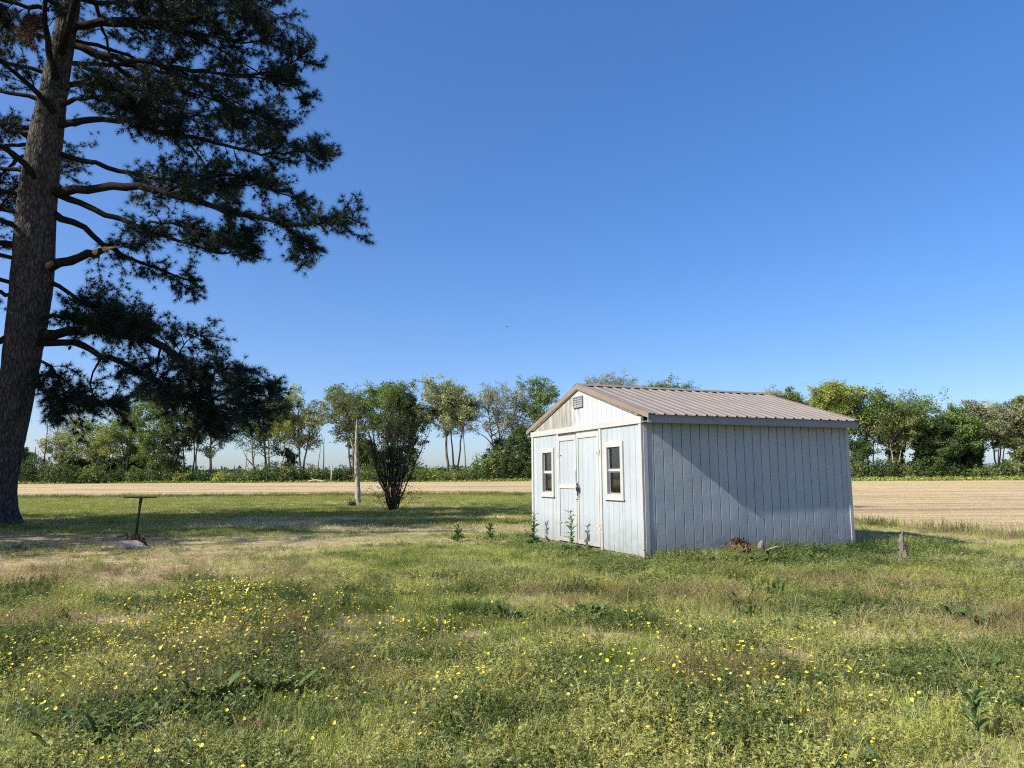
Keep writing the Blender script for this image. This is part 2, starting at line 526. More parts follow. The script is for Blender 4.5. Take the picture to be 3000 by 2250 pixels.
# ------------------------------------------------------------------ ground and field
def ground_mat(name, field=False):
    m, nt, b = new_mat(name, 0.95, 0.08)
    v = coords(nt, (1, 1, 1), 'World')
    if not field:
        a = nt.nodes.new('ShaderNodeAttribute'); a.attribute_name = 'tint'
        f1 = noise(nt, v, 5.0, 6, 0.7)
        f2 = noise(nt, v, 28.0, 3, 0.6)
        green = ramp(nt, f1, [(0.3, (0.060, 0.064, 0.024)), (0.55, (0.140, 0.145, 0.045)), (0.75, (0.23, 0.22, 0.08))])
        tan = ramp(nt, f1, [(0.28, (0.20, 0.150, 0.085)), (0.5, (0.40, 0.32, 0.19)), (0.75, (0.55, 0.46, 0.29))])
        ad = nt.nodes.new('ShaderNodeMath'); ad.operation = 'MULTIPLY_ADD'
        link(nt, f2, ad.inputs[0]); ad.inputs[1].default_value = 0.5; link(nt, a.outputs['Fac'], ad.inputs[2])
        fac = ramp(nt, ad.outputs[0], [(0.45, (0, 0, 0)), (0.95, (1, 1, 1))])
        link(nt, mixc(nt, fac, green, tan), b.inputs['Base Color'])
        bump(nt, b, f2, 0.6, 0.03)
    else:
        straw = ramp(nt, noise(nt, coords(nt, (0.5, 1.4, 1), 'World'), 6, 6, 0.75),
                     [(0.25, (0.29, 0.215, 0.115)), (0.5, (0.53, 0.415, 0.225)), (0.75, (0.67, 0.55, 0.32))])
        streak = noise(nt, coords(nt, (0.025, 0.30, 1), 'World'), 1.5, 7, 0.72)
        fac = ramp(nt, streak, [(0.48, (0, 0, 0)), (0.56, (0.5, 0.5, 0.5)), (0.66, (0.95, 0.95, 0.95))])
        soil = ramp(nt, noise(nt, v, 4, 5), [(0.3, (0.12, 0.082, 0.055)), (0.7, (0.25, 0.18, 0.12))])
        rows = noise(nt, coords(nt, (0.05, 2.6, 1), 'World'), 1.0, 2)
        col = mixc(nt, fac, straw, soil)
        rf = ramp(nt, rows, [(0.36, (0.22, 0.22, 0.22)), (0.54, (0, 0, 0))])
        link(nt, mixc(nt, rf, col, (0.20, 0.14, 0.09)), b.inputs['Base Color'])
        bump(nt, b, noise(nt, v, 14, 5, 0.7), 0.9, 0.06)
    return m


def axis(dense0, dense1, step, lo, hi):
    a = list(np.arange(dense0, dense1 + 1e-6, step))
    d = step
    while a[-1] < hi: d *= 1.25; a.append(a[-1] + d)
    d = step
    b_ = [a[0]]
    while b_[-1] > lo: d *= 1.25; b_.append(b_[-1] - d)
    return np.array(b_[:0:-1] + a)


def grid_mesh(name, X, Y, Z, mat, tint=None):
    ny, nx = X.shape
    V = np.stack([X, Y, Z], -1).reshape(-1, 3)
    i = np.arange(ny - 1)[:, None] * nx + np.arange(nx - 1)[None, :]
    F = np.stack([i, i + 1, i + nx + 1, i + nx], -1).reshape(-1, 4)
    me = tri_mesh(name, V, F, mat, smooth=True)
    if tint is not None:
        at = me.attributes.new('tint', 'FLOAT', 'POINT'); at.data.foreach_set('value', np.asarray(tint, np.float32).ravel())
    return me


gx = axis(-22, 20, 0.2, -4000, 4000); gy = axis(1.0, 34, 0.2, -400, 6000)
X, Y = np.meshgrid(gx, gy)
ground = obj('ground', grid_mesh('ground', X, Y, gz(X, Y), ground_mat('lawn_soil_and_thatch'), dryness(X, Y)))
tag(ground, 'rough lawn of weeds, green grass and dry thatch around the shed', 'lawn', kind='structure')
fx = axis(-60, 70, 0.35, -420, 420)
tt = np.linspace(0, 1, 220) ** 2.2
X = np.repeat(fx[None, :], len(tt), 0)
n_, f_ = field_near(fx), field_far(fx)
Y = n_[None, :] + (f_ - n_)[None, :] * tt[:, None]
Z = gz(X, Y) + 0.012 + (fbm(X * 1.2, Y * 1.2, 77) - .5) * 0.03 * sstep(0, 0.03, np.minimum(tt, 1 - tt))[:, None]
field = obj('field', grid_mesh('field', X, Y, Z + 0.006, ground_mat('field_stubble_soil', True)))
tag(field, 'wide tan harvested field of flattened straw beyond the lawn', 'field', kind='structure')


# ------------------------------------------------------------------ scatter of countless small plants
def scatter(name, protos, P, rot, scale, colr, label, cat):
    me = bpy.data.meshes.new(name)
    n = len(P)
    me.vertices.add(n); me.vertices.foreach_set('co', np.ascontiguousarray(P, np.float32).ravel())
    for nm, ty, arr, key in (('rot', 'FLOAT_VECTOR', rot, 'vector'), ('scl', 'FLOAT', scale, 'value'),
                             ('col', 'FLOAT_VECTOR', colr, 'vector')):
        a = me.attributes.new(nm, ty, 'POINT'); a.data.foreach_set(key, np.ascontiguousarray(arr, np.float32).ravel())
    a = me.attributes.new('idx', 'INT', 'POINT'); a.data.foreach_set('value', R.integers(0, len(protos), n).astype(np.int32))
    o = obj(name, me)
    ng = bpy.data.node_groups.new(name + '_scatter', 'GeometryNodeTree')
    ng.interface.new_socket('Geometry', in_out='INPUT', socket_type='NodeSocketGeometry')
    ng.interface.new_socket('Geometry', in_out='OUTPUT', socket_type='NodeSocketGeometry')
    N = ng.nodes; L = ng.links
    gi = N.new('NodeGroupInput'); go = N.new('NodeGroupOutput')
    iop = N.new('GeometryNodeInstanceOnPoints')
    join = N.new('GeometryNodeJoinGeometry')
    for i, pm in enumerate(protos):
        po = bpy.data.objects.new(f'{name}_piece', pm)      # kept out of the scene, used only as the scatter's source
        oi = N.new('GeometryNodeObjectInfo'); oi.inputs['Object'].default_value = po; oi.inputs['As Instance'].default_value = True
        L.new(oi.outputs['Geometry'], join.inputs[0])
    def na(nm, ty):
        q = N.new('GeometryNodeInputNamedAttribute'); q.data_type = ty; q.inputs['Name'].default_value = nm
        return q.outputs['Attribute']
    L.new(gi.outputs[0], iop.inputs['Points'])
    L.new(join.outputs[0], iop.inputs['Instance'])
    iop.inputs['Pick Instance'].default_value = True
    L.new(na('idx', 'INT'), iop.inputs['Instance Index'])
    e2r = N.new('FunctionNodeEulerToRotation'); L.new(na('rot', 'FLOAT_VECTOR'), e2r.inputs[0])
    L.new(e2r.outputs[0], iop.inputs['Rotation'])
    L.new(na('scl', 'FLOAT'), iop.inputs['Scale'])
    L.new(iop.outputs[0], go.inputs[0])
    md = o.modifiers.new('scatter', 'NODES'); md.node_group = ng
    tag(o, label, cat, kind='stuff')
    return o


def blades(n, rad, h0, h1, w, lean, seg=2, flat=0.0, seed=0):
    r = np.random.default_rng(seed)
    V = []; F = []; c = 0
    for k in range(n):
        ph = r.uniform(0, 2 * math.pi); rr = rad * math.sqrt(r.uniform())
        p = np.array([rr * math.cos(ph), rr * math.sin(ph), -0.01])
        az = r.uniform(0, 2 * math.pi); h = r.uniform(h0, h1)
        d = np.array([math.cos(az), math.sin(az), 0]); side = np.array([-d[1], d[0], 0])
        ln = r.uniform(0.1, 1) * lean
        w_ = w * r.uniform(0.7, 1.3)
        for i in range(seg + 1):
            t = i / seg
            q = p + d * (h * ln * t ** 1.6) + np.array([0, 0, h * t * (1 - flat) * (1 - 0.35 * ln * t)])
            ww = w_ * (1 - t) ** 0.6
            if i < seg: V += [q - side * ww / 2, q + side * ww / 2]
            else: V += [q]
        for i in range(seg - 1): F.append((c + 2 * i, c + 2 * i + 1, c + 2 * i + 3, c + 2 * i + 2))
        F.append((c + 2 * seg - 2, c + 2 * seg - 1, c + 2 * seg))
        c += 2 * seg + 1
    m = MB(); m.add(V, F)
    return m.mesh('blades', MAT['blade'])


def weed(nst, rad, h, leaf, seed=0, nl=9, up=0.5):
    r = np.random.default_rng(seed)
    m = MB()
    for k in range(nst):
        ph = r.uniform(0, 6.28); rr = rad * math.sqrt(r.uniform())
        p = np.array([rr * math.cos(ph), rr * math.sin(ph), -0.01])
        top = p + np.array([r.normal(0, .35) * h, r.normal(0, .35) * h, h * r.uniform(0.5, 1.1)])
        sd = unit(np.cross(top - p, [0.3, 1, 0])) * 0.0012
        m.add([p - sd, p + sd, top + sd, top - sd], [(0, 1, 2, 3)])
        for j in range(nl):
            t = r.uniform(0.15, 1.0); q = p + (top - p) * t
            az = r.uniform(0, 6.28)
            d = unit([math.cos(az), math.sin(az), r.normal(up * 0.4, 0.4)])
            s = unit(np.cross(d, [0, 0, 1]) + r.normal(0, .35, 3))
            L = leaf * r.uniform(0.6, 1.3); W = L * r.uniform(0.38, 0.62)
            dn = np.array([0, 0, -0.25 * L])
            m.add([q, q + d * L * .5 + s * W * .5, q + d * L + dn, q + d * L * .5 - s * W * .5], [(0, 1, 2, 3)])
    return m.mesh('weed', MAT['blade'])


PR = {
    'grass': [blades(16, .07, .03, .095, .0042, .9, seed=s) for s in range(3)],
    'long': [blades(22, .07, .16, .36, .0055, .7, 3, seed=10 + s) for s in range(3)],
    'straw': [blades(20, .09, .04, .11, .0042, 1.8, 2, flat=.68, seed=20 + s) for s in range(3)],
    'weed': [weed(9, .09, .08, .0155, seed=30 + s, nl=11) for s in range(3)],
    'leafy': [weed(6, .09, .13, .030, seed=40 + s, nl=9) for s in range(3)],
    'seed': [weed(9, .08, .20, .011, seed=50 + s, nl=9, up=1.0) for s in range(2)],
    'clump': [weed(30, .13, .19, .021, seed=90 + s, nl=14) for s in range(3)],
    'stalk': [blades(7, .06, .22, .42, .0035, .9, 3, seed=95 + s) for s in range(3)],
    'far': [blades(46, .26, .03, .075, .010, .9, 2, seed=60 + s) for s in range(3)],
    'farlong': [blades(26, .22, .10, .30, .014, .6, 2, seed=70 + s) for s in range(2)],
    'stub': [blades(26, .22, .03, .12, .010, 1.6, 2, flat=.55, seed=80 + s) for s in range(3)],
}


def sample(y0, y1, dens, k=0.84, m=1.6):
    w = lambda y: 2 * (k * y + m)
    area = (w(y0) + w(y1)) / 2 * (y1 - y0)
    n = int(area * dens)
    y = np.sqrt(R.uniform(y0 ** 2, y1 ** 2, n)); x = R.uniform(-1, 1, n) * (k * y + m)
    return x, y


def finish(x, y, keep):
    keep = keep & ~in_shed(x, y, 0.06) & (y < field_near(x) + 0.4)
    return x[keep], y[keep]


def lerp3(a, b, t):
    return np.asarray(a)[None, :] * (1 - t[:, None]) + np.asarray(b)[None, :] * t[:, None]


def place(name, proto, x, y, smin, smax, c0, c1, label, cat, tilt=0.15, zoff=0.0, patch=None):
    n = len(x)
    P = np.stack([x, y, gz(x, y) + zoff], 1)
    rot = np.stack([R.normal(0, tilt, n), R.normal(0, tilt, n), R.uniform(0, 6.28, n)], 1)
    t = np.clip(R.normal(0.5, 0.26, n) + ((fbm(x * 1.5, y * 1.5, 55) - .5) * 1.9 if patch is None else patch), 0, 1)
    return scatter(name, proto, P, rot, R.uniform(smin, smax, n), lerp3(c0, c1, t), label, cat)


G0, G1 = (0.140, 0.190, 0.034), (0.450, 0.500, 0.120)
D0, D1 = (0.38, 0.30, 0.165), (0.74, 0.63, 0.41)
B0, B1 = (0.16, 0.105, 0.050), (0.46, 0.34, 0.19)


def patchy(x, y, f, s):
    return fbm(x * f, y * f, s)


# foreground and middle lawn
xs, ys = [], []
for y0, y1, dn in ((2.6, 6.5, 780), (6.5, 10.5, 520), (10.5, 16, 260), (16, 22, 120)):
    a_, b_ = sample(y0, y1, dn); xs.append(a_); ys.append(b_)
x = np.concatenate(xs); y = np.concatenate(ys)
d = dryness(x, y); u = R.uniform(size=len(x))
wp = patchy(x, y, 0.9, 61); gp = patchy(x, y, 0.7, 62); bp = patchy(x, y, 0.8, 63)
near = 1 - sstep(9, 13, y)
shed_a, shed_b = shed_ab(x, y)
shedzone = np.exp(-(np.minimum(0, shed_b + 0.2) / 2.3) ** 2) * ((shed_a > -1.5) & (shed_a < 6) & (shed_b < 0.3))
shedzone = np.maximum(shedzone, np.exp(-(np.minimum(0, shed_a + 0.2) / 1.0) ** 2) * ((shed_b > -0.5) & (shed_b < 6) & (shed_a < 0.3)))
pw = np.clip((wp - 0.36) * 3.4, 0.08, 0.92) * (0.25 + 0.75 * near) * (1 - 0.85 * d)
pw = np.maximum(pw, 0.75 * shedzone)
kind = np.where(u < pw, 1, 0)                     # 1 = broadleaf weed
u2 = R.uniform(size=len(x))
isdry = (u2 < d) & (kind == 0)
brown = isdry & (bp > 0.56) & (R.uniform(size=len(x)) < 0.75) & (y < 12)
isdry = isdry & ~brown
green = (kind == 0) & ~isdry & ~brown
a_, b_ = finish(x, y, green); far_ = 1 + 0.6 * sstep(9, 20, b_)
place('lawn_grass', PR['grass'], a_, b_, 0.75, 1.5, G0, G1, 'short green grass blades covering the rough lawn', 'grass')
a_, b_ = finish(x, y, isdry)
place('dry_thatch', PR['straw'], a_, b_, 0.7, 1.5, D0, D1, 'flattened tan dry grass lying over the lawn', 'dry grass')
a_, b_ = finish(x, y, brown)
place('dead_weeds', PR['seed'] + PR['straw'], a_, b_, 0.5, 1.1, B0, B1, 'brown withered weeds in patches of the rough lawn', 'dead weeds')
leafyk = (kind == 1) & (R.uniform(size=len(x)) < 0.25 + 0.55 * shedzone)
a_, b_ = finish(x, y, (kind == 1) & ~leafyk)
place('ground_cover', PR['weed'], a_, b_, 0.6, 1.5, (0.085, 0.130, 0.032), (0.540, 0.510, 0.165), 'low small-leaved green weeds matted over the lawn', 'weeds')
a_, b_ = finish(x, y, leafyk)
place('leafy_weeds', PR['leafy'], a_, b_, 0.6, 1.25, (0.095, 0.150, 0.040), (0.290, 0.330, 0.105), 'broader leaved dark green weeds growing among the grass', 'weeds')
# taller tufts
x, y = sample(2.6, 13, 9)
x, y = finish(x, y, (patchy(x, y, 0.55, 66) > 0.50))
place('tall_grass', PR['long'], x, y, 0.35, 0.85, (0.130, 0.170, 0.038), (0.350, 0.370, 0.120), 'taller arching green grass tufts in the rough lawn', 'grass', 0.2)
# humps of taller leafy weeds, and single long stalks
x, y = sample(2.6, 11, 17)
x, y = finish(x, y, (patchy(x, y, 0.8, 68) > 0.40) & (R.uniform(size=len(x)) > dryness(x, y) * .8))
place('weed_humps', PR['clump'], x, y, 0.45, 1.25, (0.060, 0.105, 0.026), (0.430, 0.425, 0.120), 'bushy humps of leafy green weeds standing out of the rough lawn', 'weeds', 0.12)
x, y = sample(2.6, 9, 7)
x, y = finish(x, y, y > 0)
place('grass_stalks', PR['stalk'], x, y, 0.5, 1.1, (0.13, 0.16, 0.04), (0.55, 0.47, 0.27), 'thin long grass stalks leaning over the lawn weeds', 'grass', 0.3)
# leafy fringe along the foot of the shed's long wall and off to the field side
n = 620
sa = R.uniform(0.15, 6.6, n); sb = -np.abs(R.normal(0.1, 0.42, n)) - 0.1
x = S_N[0] + S_a[0] * sa + S_b[0] * sb; y = S_N[1] + S_a[1] * sa + S_b[1] * sb
place('wall_fringe_weeds', PR['clump'] + PR['leafy'], x, y, 0.6, 1.6, (0.050, 0.095, 0.026), (0.300, 0.350, 0.100), 'leafy weeds fringing the foot of the shed side wall', 'weeds', 0.12)
# pale seed heads
x, y = sample(4, 13, 26)
x, y = finish(x, y, (patchy(x, y, 0.45, 67) > 0.57) & (x > -1.5))
place('seed_heads', PR['seed'], x, y, 0.5, 1.0, (0.26, 0.22, 0.14), (0.55, 0.50, 0.38), 'thin pale seed heads standing in the lawn weeds', 'weeds', 0.2)
# far lawn
x1, y1 = sample(21, 34, 26, 0.84, 2); x2, y2 = sample(34, 62, 15, 0.84, 2)
x = np.concatenate([x1, x2]); y = np.concatenate([y1, y2])
d = dryness(x, y); isd = R.uniform(size=len(x)) < d
a_, b_ = finish(x, y, ~isd)
place('far_lawn_grass', PR['far'], a_, b_, 0.8, 1.5, (0.180, 0.220, 0.035), (0.380, 0.410, 0.085), 'mown bright green grass of the far lawn', 'grass')
a_, b_ = finish(x, y, isd)
place('far_dry_grass', PR['far'], a_, b_, 0.7, 1.2, D0, D1, 'tan dry grass streaks across the far lawn', 'dry grass')
# ragged taller edge between lawn and field
x = np.concatenate([R.uniform(-75, 9, 4600), R.uniform(9, 15, 260)]); y = field_near(x) + R.normal(0, 1.0, len(x)) - 0.6
k_ = ~in_shed(x, y, 0.1) & (y > 12)
place('field_edge_weeds', PR['farlong'], x[k_], y[k_], 0.5, 1.5, (0.090, 0.120, 0.030), (0.300, 0.300, 0.090), 'ragged taller weeds where the lawn meets the field', 'weeds')
# dry weeds beyond the shed, towards the field
x = R.uniform(6, 20, 5200); y = R.uniform(12, 19.5, 5200)
k_ = (np.abs(y - field_near(x) + 1.2) < 2.2) & ~in_shed(x, y, 0.4)
place('dry_edge_weeds', PR['seed'], x[k_], y[k_], 0.45, 1.0, (0.20, 0.125, 0.085), (0.44, 0.33, 0.22), 'pinkish tan dry weeds bordering the field beside the shed', 'weeds', 0.2)
# straw left on the field
xs, ys = [], []
for y0, y1, dn in ((14, 26, 22), (26, 48, 7), (48, 75, 2.4)):
    a_, b_ = sample(y0, y1, dn); xs.append(a_); ys.append(b_)
x = np.concatenate(xs); y = np.concatenate(ys)
k_ = (y > field_near(x) - 0.3) & (R.uniform(size=len(x)) < np.clip((fbm(x * .12, y * .5, 88) - .30) * 3.5, .1, 1))
place('field_straw', PR['stub'], x[k_], y[k_], 0.7, 1.5, (0.38, 0.29, 0.17), (0.70, 0.58, 0.38), 'flattened tan straw strewn over the harvested field', 'straw')
# fallen needles under the pine
n = 2600
r_ = np.abs(R.normal(0, 2.0, n)) + 0.4; t_ = R.uniform(0, 6.28, n)
place('pine_straw', PR['straw'], -16.2 + r_ * np.cos(t_), 22.3 + r_ * np.sin(t_), 0.9, 1.6, (0.12, 0.062, 0.034), (0.28, 0.16, 0.09), 'reddish fallen pine needles around the pine trunk', 'pine straw')


# ------------------------------------------------------------------ shed
def wave(u, z, amp=1.0, seed=0):
    return amp * ((fbm(u * 1.7 + 5, z * 1.3 + 2, 200 + seed, 2) - .5) * 0.012 + (fbm(u * 5, z * 3, 210 + seed, 2) - .5) * 0.0035)


def board(u0, u1, z0, z1a, z1b, th, fn, seg=14):
    """vertical board; fn(u, out, z) -> local xyz, out = distance in front of the wall plane"""
    m = MB(); V = []
    for i in range(seg + 1):
        t = i / seg
        za = z0 + (z1a - z0) * t; zb = z0 + (z1b - z0) * t
        c = 0.004
        for (u, o, z) in ((u0, 0, za), (u0, th - c, za), (u0 + c, th, za), (u1 - c, th, zb), (u1, th - c, zb), (u1, 0, zb)):
            V.append(fn(u, o, z))
    k = 6; F = []
    for i in range(seg):
        for j in range(k):
            j2 = (j + 1) % k
            F.append((i * k + j, i * k + j2, (i + 1) * k + j2, (i + 1) * k + j))
    F.append(tuple(range(k))); F.append(tuple(seg * k + j for j in range(k - 1, -1, -1)))
    m.add(V, F)
    return m


shed = empty('shed', tuple(S_N), YAW)
tag(shed, 'pale blue painted wooden shed with brown ribbed metal roof and double doors', 'shed')
TH = 0.014
side_fn = lambda u, o, z: (u, -o - float(wave(u, z)), z)
front_fn = lambda u, o, z: (-o - float(wave(u, z, 0.5, 4)), u, z)
# long side wall
side = MB().box(0.05, S_L - 0.02, 0.012, 0.05, 0.0, S_H + 0.1).build('side_wall', MAT['interior'], shed)
nb = 24; w_ = (S_L - 0.04) / nb
for i in range(nb):
    u0 = 0.02 + i * w_
    board(u0 + 0.0062, u0 + w_ - 0.0062, 0.0, S_H + 0.02, S_H + 0.02, TH, side_fn, 24).build('siding_board', MAT['siding'], side)
# the two walls turned away
back = MB().box(S_L - 0.05, S_L, 0.0, S_W, 0.0, S_H + 0.1).build('back_wall', MAT['siding'], shed)
far = MB().box(0.0, S_L, S_W - 0.05, S_W, 0.0, S_H + 0.1).build('far_side_wall', MAT['siding'], shed)
MB().box(0.03, S_L - 0.06, 0.06, S_W - 0.06, -0.02, 0.02).build('floor_deck', MAT['dark_wood'], shed)
# front wall with openings for two windows and the double door
WIN = [(0.715, 1.205, 1.06, 1.94), (3.665, 4.155, 1.05, 1.93)]      # pane openings  (y0, y1, z0, z1)
DOOR = (1.52, 3.33, 0.02, 2.295)
OPEN = WIN + [DOOR]
front = empty('front_wall', (0, 0, 0), 0, shed)
cuts = sorted({0.02, S_W - 0.02} | {0.02 + k * (S_W - 0.04) / 23 for k in range(24)} | {v for o_ in OPEN for v in o_[:2]})
for u0, u1 in zip(cuts[:-1], cuts[1:]):
    if u1 - u0 < 0.012: continue
    um = (u0 + u1) / 2
    sp = [(0.0, S_H + 0.02)]
    for (a0, a1, z0, z1) in OPEN:
        if a0 <= um <= a1: sp = [(0.0, z0), (z1, S_H + 0.02)] if z0 > 0.1 else [(z1, S_H + 0.02)]
    for z0, z1 in sp:
        board(u0 + 0.004, u1 - 0.004, z0, z1, z1, TH, front_fn, 12).build('siding_board', MAT['siding'], front)
        MB().box(0.014, 0.05, u0 - 0.001, u1 + 0.001, z0, z1).build('sheathing', MAT['interior'], front)
# corner boards
for nm, bx in (('front', (-0.042, 0.0, -0.022, 0.066)), ('front', (-0.042, 0.0, S_W - 0.066, S_W + 0.022))):
    MB().box(bx[0], bx[1], bx[2], bx[3], -0.01, S_H - 0.002).build('corner_board', MAT['trim'], shed)
board(0.003, 0.088, -0.01, S_H - 0.002, S_H - 0.002, 0.026, lambda u, o, z: (u, -o, z), 3).build('corner_board', MAT['trim'], shed)
board(S_L - 0.075, S_L + 0.01, -0.01, S_H - 0.002, S_H - 0.002, 0.03, lambda u, o, z: (u, -o, z), 3).build('corner_board', MAT['trim'], shed)
# frieze board over the doors
MB().box(-0.052, 0.0, -0.045, S_W + 0.045, S_H, S_H + 0.115).build('frieze_board', MAT['trim'], shed)
# roof geometry
OH, OG = 0.26, 0.045
EH = 2.463; RISE = 0.828; HALF = S_W / 2
SL = RISE / (HALF + OH)
zroof = lambda y: EH + (HALF + OH - abs(y - HALF)) * SL
# gable boards
gable = empty('gable', (0, 0, 0), 0, shed)
gc = [0.06 + k * (S_W - 0.12) / 24 for k in range(25)]
gz0 = S_H + 0.118
for u0, u1 in zip(gc[:-1], gc[1:]):
    za, zb = zroof(u0) - 0.045, zroof(u1) - 0.045
    if max(za, zb) - gz0 < 0.02: continue
    if u0 < HALF < u1: za = zb = min(za, zb)
    za = max(za, gz0 + 0.005); zb = max(zb, gz0 + 0.005)
    board(u0 + 0.003, u1 - 0.003, gz0, za, zb, TH, front_fn, 6).build('gable_board', MAT['gable'], gable)
zt = lambda y: zroof(y) - 0.05
for xx in (0.016, S_L - 0.05):
    m = MB().add([(xx, 0.0, S_H + 0.1), (xx, S_W, S_H + 0.1), (xx, S_W, zt(S_W)), (xx, HALF, zt(HALF)), (xx, 0, zt(0)),
           (xx + .03, 0.0, S_H + 0.1), (xx + .03, S_W, S_H + 0.1), (xx + .03, S_W, zt(S_W)), (xx + .03, HALF, zt(HALF)), (xx + .03, 0, zt(0))],
          [(0, 1, 2, 3, 4), (9, 8, 7, 6, 5), (0, 5, 6, 1), (1, 6, 7, 2), (2, 7, 8, 3), (3, 8, 9, 4), (4, 9, 5, 0)])
    m.build('sheathing', MAT['siding'], gable)
# vent
vent = MB().box(-0.030, -0.004, 2.18, 2.56, 2.835, 3.035).build('gable_vent', MAT['black_iron'], shed)
for (y0, y1, z0, z1) in ((2.165, 2.575, 3.030, 3.052), (2.165, 2.575, 2.818, 2.840), (2.165, 2.188, 2.841, 3.029), (2.552, 2.575, 2.841, 3.029), (2.295, 2.315, 2.841, 3.029), (2.425, 2.445, 2.841, 3.029)):
    MB().box(-0.052, -0.031, y0, y1, z0, z1).build('vent_frame', MAT['grey_metal'], vent)
for k in range(4):
    z0 = 2.850 + k * 0.046
    MB().add([(-0.031, 2.19, z0 + .03), (-0.031, 2.55, z0 + .03), (-0.046, 2.55, z0), (-0.046, 2.19, z0), (-0.031, 2.19, z0 + .024), (-0.031, 2.55, z0 + .024), (-0.045, 2.55, z0 - .005), (-0.045, 2.19, z0 - .005)],
             [(0, 1, 2, 3), (7, 6, 5, 4), (0, 3, 7, 4), (1, 5, 6, 2), (3, 2, 6, 7), (0, 4, 5, 1)]).build('vent_slat', MAT['grey_metal'], vent)
# roof slopes with ribbed sheets
def sheet_profile(n):
    """ribbed section over n ribs: list of (s, h)"""
    p = 0.2248; out = []
    for k in range(n):
        c = (k + 0.5) * p
        out += [(c - 0.036, 0), (c - 0.014, 0.022), (c + 0.014, 0.022), (c + 0.036, 0), (c + 0.072, 0.0), (c + 0.076, 0.004), (c + 0.083, 0.004), (c + 0.087, 0)]
    return [(0, 0)] + out + [(n * p, 0)], n * p


sl_len = math.hypot(HALF + OH + 0.03, RISE)
ang = math.atan(SL)


def sheet_mesh(n, side_):
    prof, wd = sheet_profile(n)
    m = MB(); V = []
    nseg = 6
    for i in range(nseg + 1):
        t = i / nseg
        for (s, h) in prof:
            yy = -OH - 0.03 + (HALF + OH + 0.03) * t
            zz = EH + 0.004 + (yy + OH) * SL + h
            if side_: yy = S_W - yy
            V.append((s, yy, zz))
    k = len(prof); F = []
    for i in range(nseg):
        for j in range(k - 1):
            f = (i * k + j, i * k + j + 1, (i + 1) * k + j + 1, (i + 1) * k + j)
            F.append(f[::-1] if side_ else f)
    m.add(V, F)
    return m.mesh('metal_sheet', MAT['roof']), wd


for side_ in (0, 1):
    m = MB()
    yo = lambda v: S_W - v if side_ else v
    y0, y1 = -OH + 0.015, HALF
    V = []
    for xx in (-OG + .01, S_L + OG - .01):
        for (yy, dz) in ((y0, -0.002), (y1, -0.002), (y1, -0.03), (y0, -0.03)):
            V.append((xx, yo(yy), EH + (yy + OH) * SL + dz))
    m.add(V, [(0, 1, 2, 3), (7, 6, 5, 4), (0, 4, 5, 1), (1, 5, 6, 2), (2, 6, 7, 3), (3, 7, 4, 0)])
    deck = m.build('roof_slope', MAT['dark_wood'], shed)
    me4, w4 = sheet_mesh(4, side_); me2, w2 = sheet_mesh(2, side_)
    s = -OG
    for me_, wd in [(me4, w4)] * 5 + [(me2, w2)]:
        obj('metal_sheet', me_, None, deck, loc=(s, 0, 0)); s += wd
    # fascia and soffit
    f0, f1 = sorted((yo(-OH + 0.028), yo(-OH + 0.006)))
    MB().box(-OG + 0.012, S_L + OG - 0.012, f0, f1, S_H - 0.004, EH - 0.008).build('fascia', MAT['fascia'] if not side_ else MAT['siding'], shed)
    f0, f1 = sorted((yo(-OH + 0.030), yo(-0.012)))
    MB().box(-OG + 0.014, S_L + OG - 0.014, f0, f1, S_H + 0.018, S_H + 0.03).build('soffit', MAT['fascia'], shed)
    # rake trims, front and back: an L of brown metal
    for xx, sg in ((-OG, -1), (S_L + OG, 1)):
        m = MB()
        for (dx0, dx1, d0, d1) in ((0.0, 0.012, -0.088, 0.030), (-0.07, 0.0, 0.022, 0.030)):
            xa, xb = sorted((xx + sg * dx0, xx + sg * dx1)); V = []
            for x_ in (xa, xb):
                for (yy, dz) in ((-OH - 0.035, d1), (HALF, d1), (HALF, d0), (-OH - 0.035, d0 + 0.03 if d0 < 0 else d0)):
                    V.append((x_, yo(yy), EH + (yy + OH) * SL + dz))
            m.add(V, [(0, 1, 2, 3), (7, 6, 5, 4), (0, 4, 5, 1), (1, 5, 6, 2), (2, 6, 7, 3), (3, 7, 4, 0)])
        m.build('rake_trim', MAT['rake'], shed)
    # under-rake board
    V = []
    for x_ in (-OG + 0.001, -0.016):
        for (yy, dz) in ((-0.02, -0.032), (HALF, -0.032), (HALF, -0.105), (0.09, -0.105)):
            V.append((x_, yo(yy), EH + (yy + OH) * SL + dz))
    MB().add(V, [(0, 1, 2, 3), (7, 6, 5, 4), (0, 4, 5, 1), (1, 5, 6, 2), (2, 6, 7, 3), (3, 7, 4, 0)]).build('rake_board', MAT['old_wood'], shed)
# ridge cap
m = MB(); V = []
for x_ in (-OG - 0.02, S_L + OG + 0.02):
    for (dy, dz) in ((-0.17, -0.17 * SL + 0.030), (-0.165, -0.17 * SL + 0.036), (0, 0.040), (0.165, -0.17 * SL + 0.036), (0.17, -0.17 * SL + 0.030), (0, 0.033)):
        V.append((x_, HALF + dy, EH + RISE + dz))
m.add(V, [(0, 1, 7, 6), (1, 2, 8, 7), (2, 3, 9, 8), (3, 4, 10, 9), (4, 5, 11, 10), (5, 0, 6, 11), (0, 5, 2, 1), (5, 4, 3, 2), (6, 7, 8, 11), (11, 8, 9, 10)])
m.build('ridge_cap', MAT['roof'], shed)
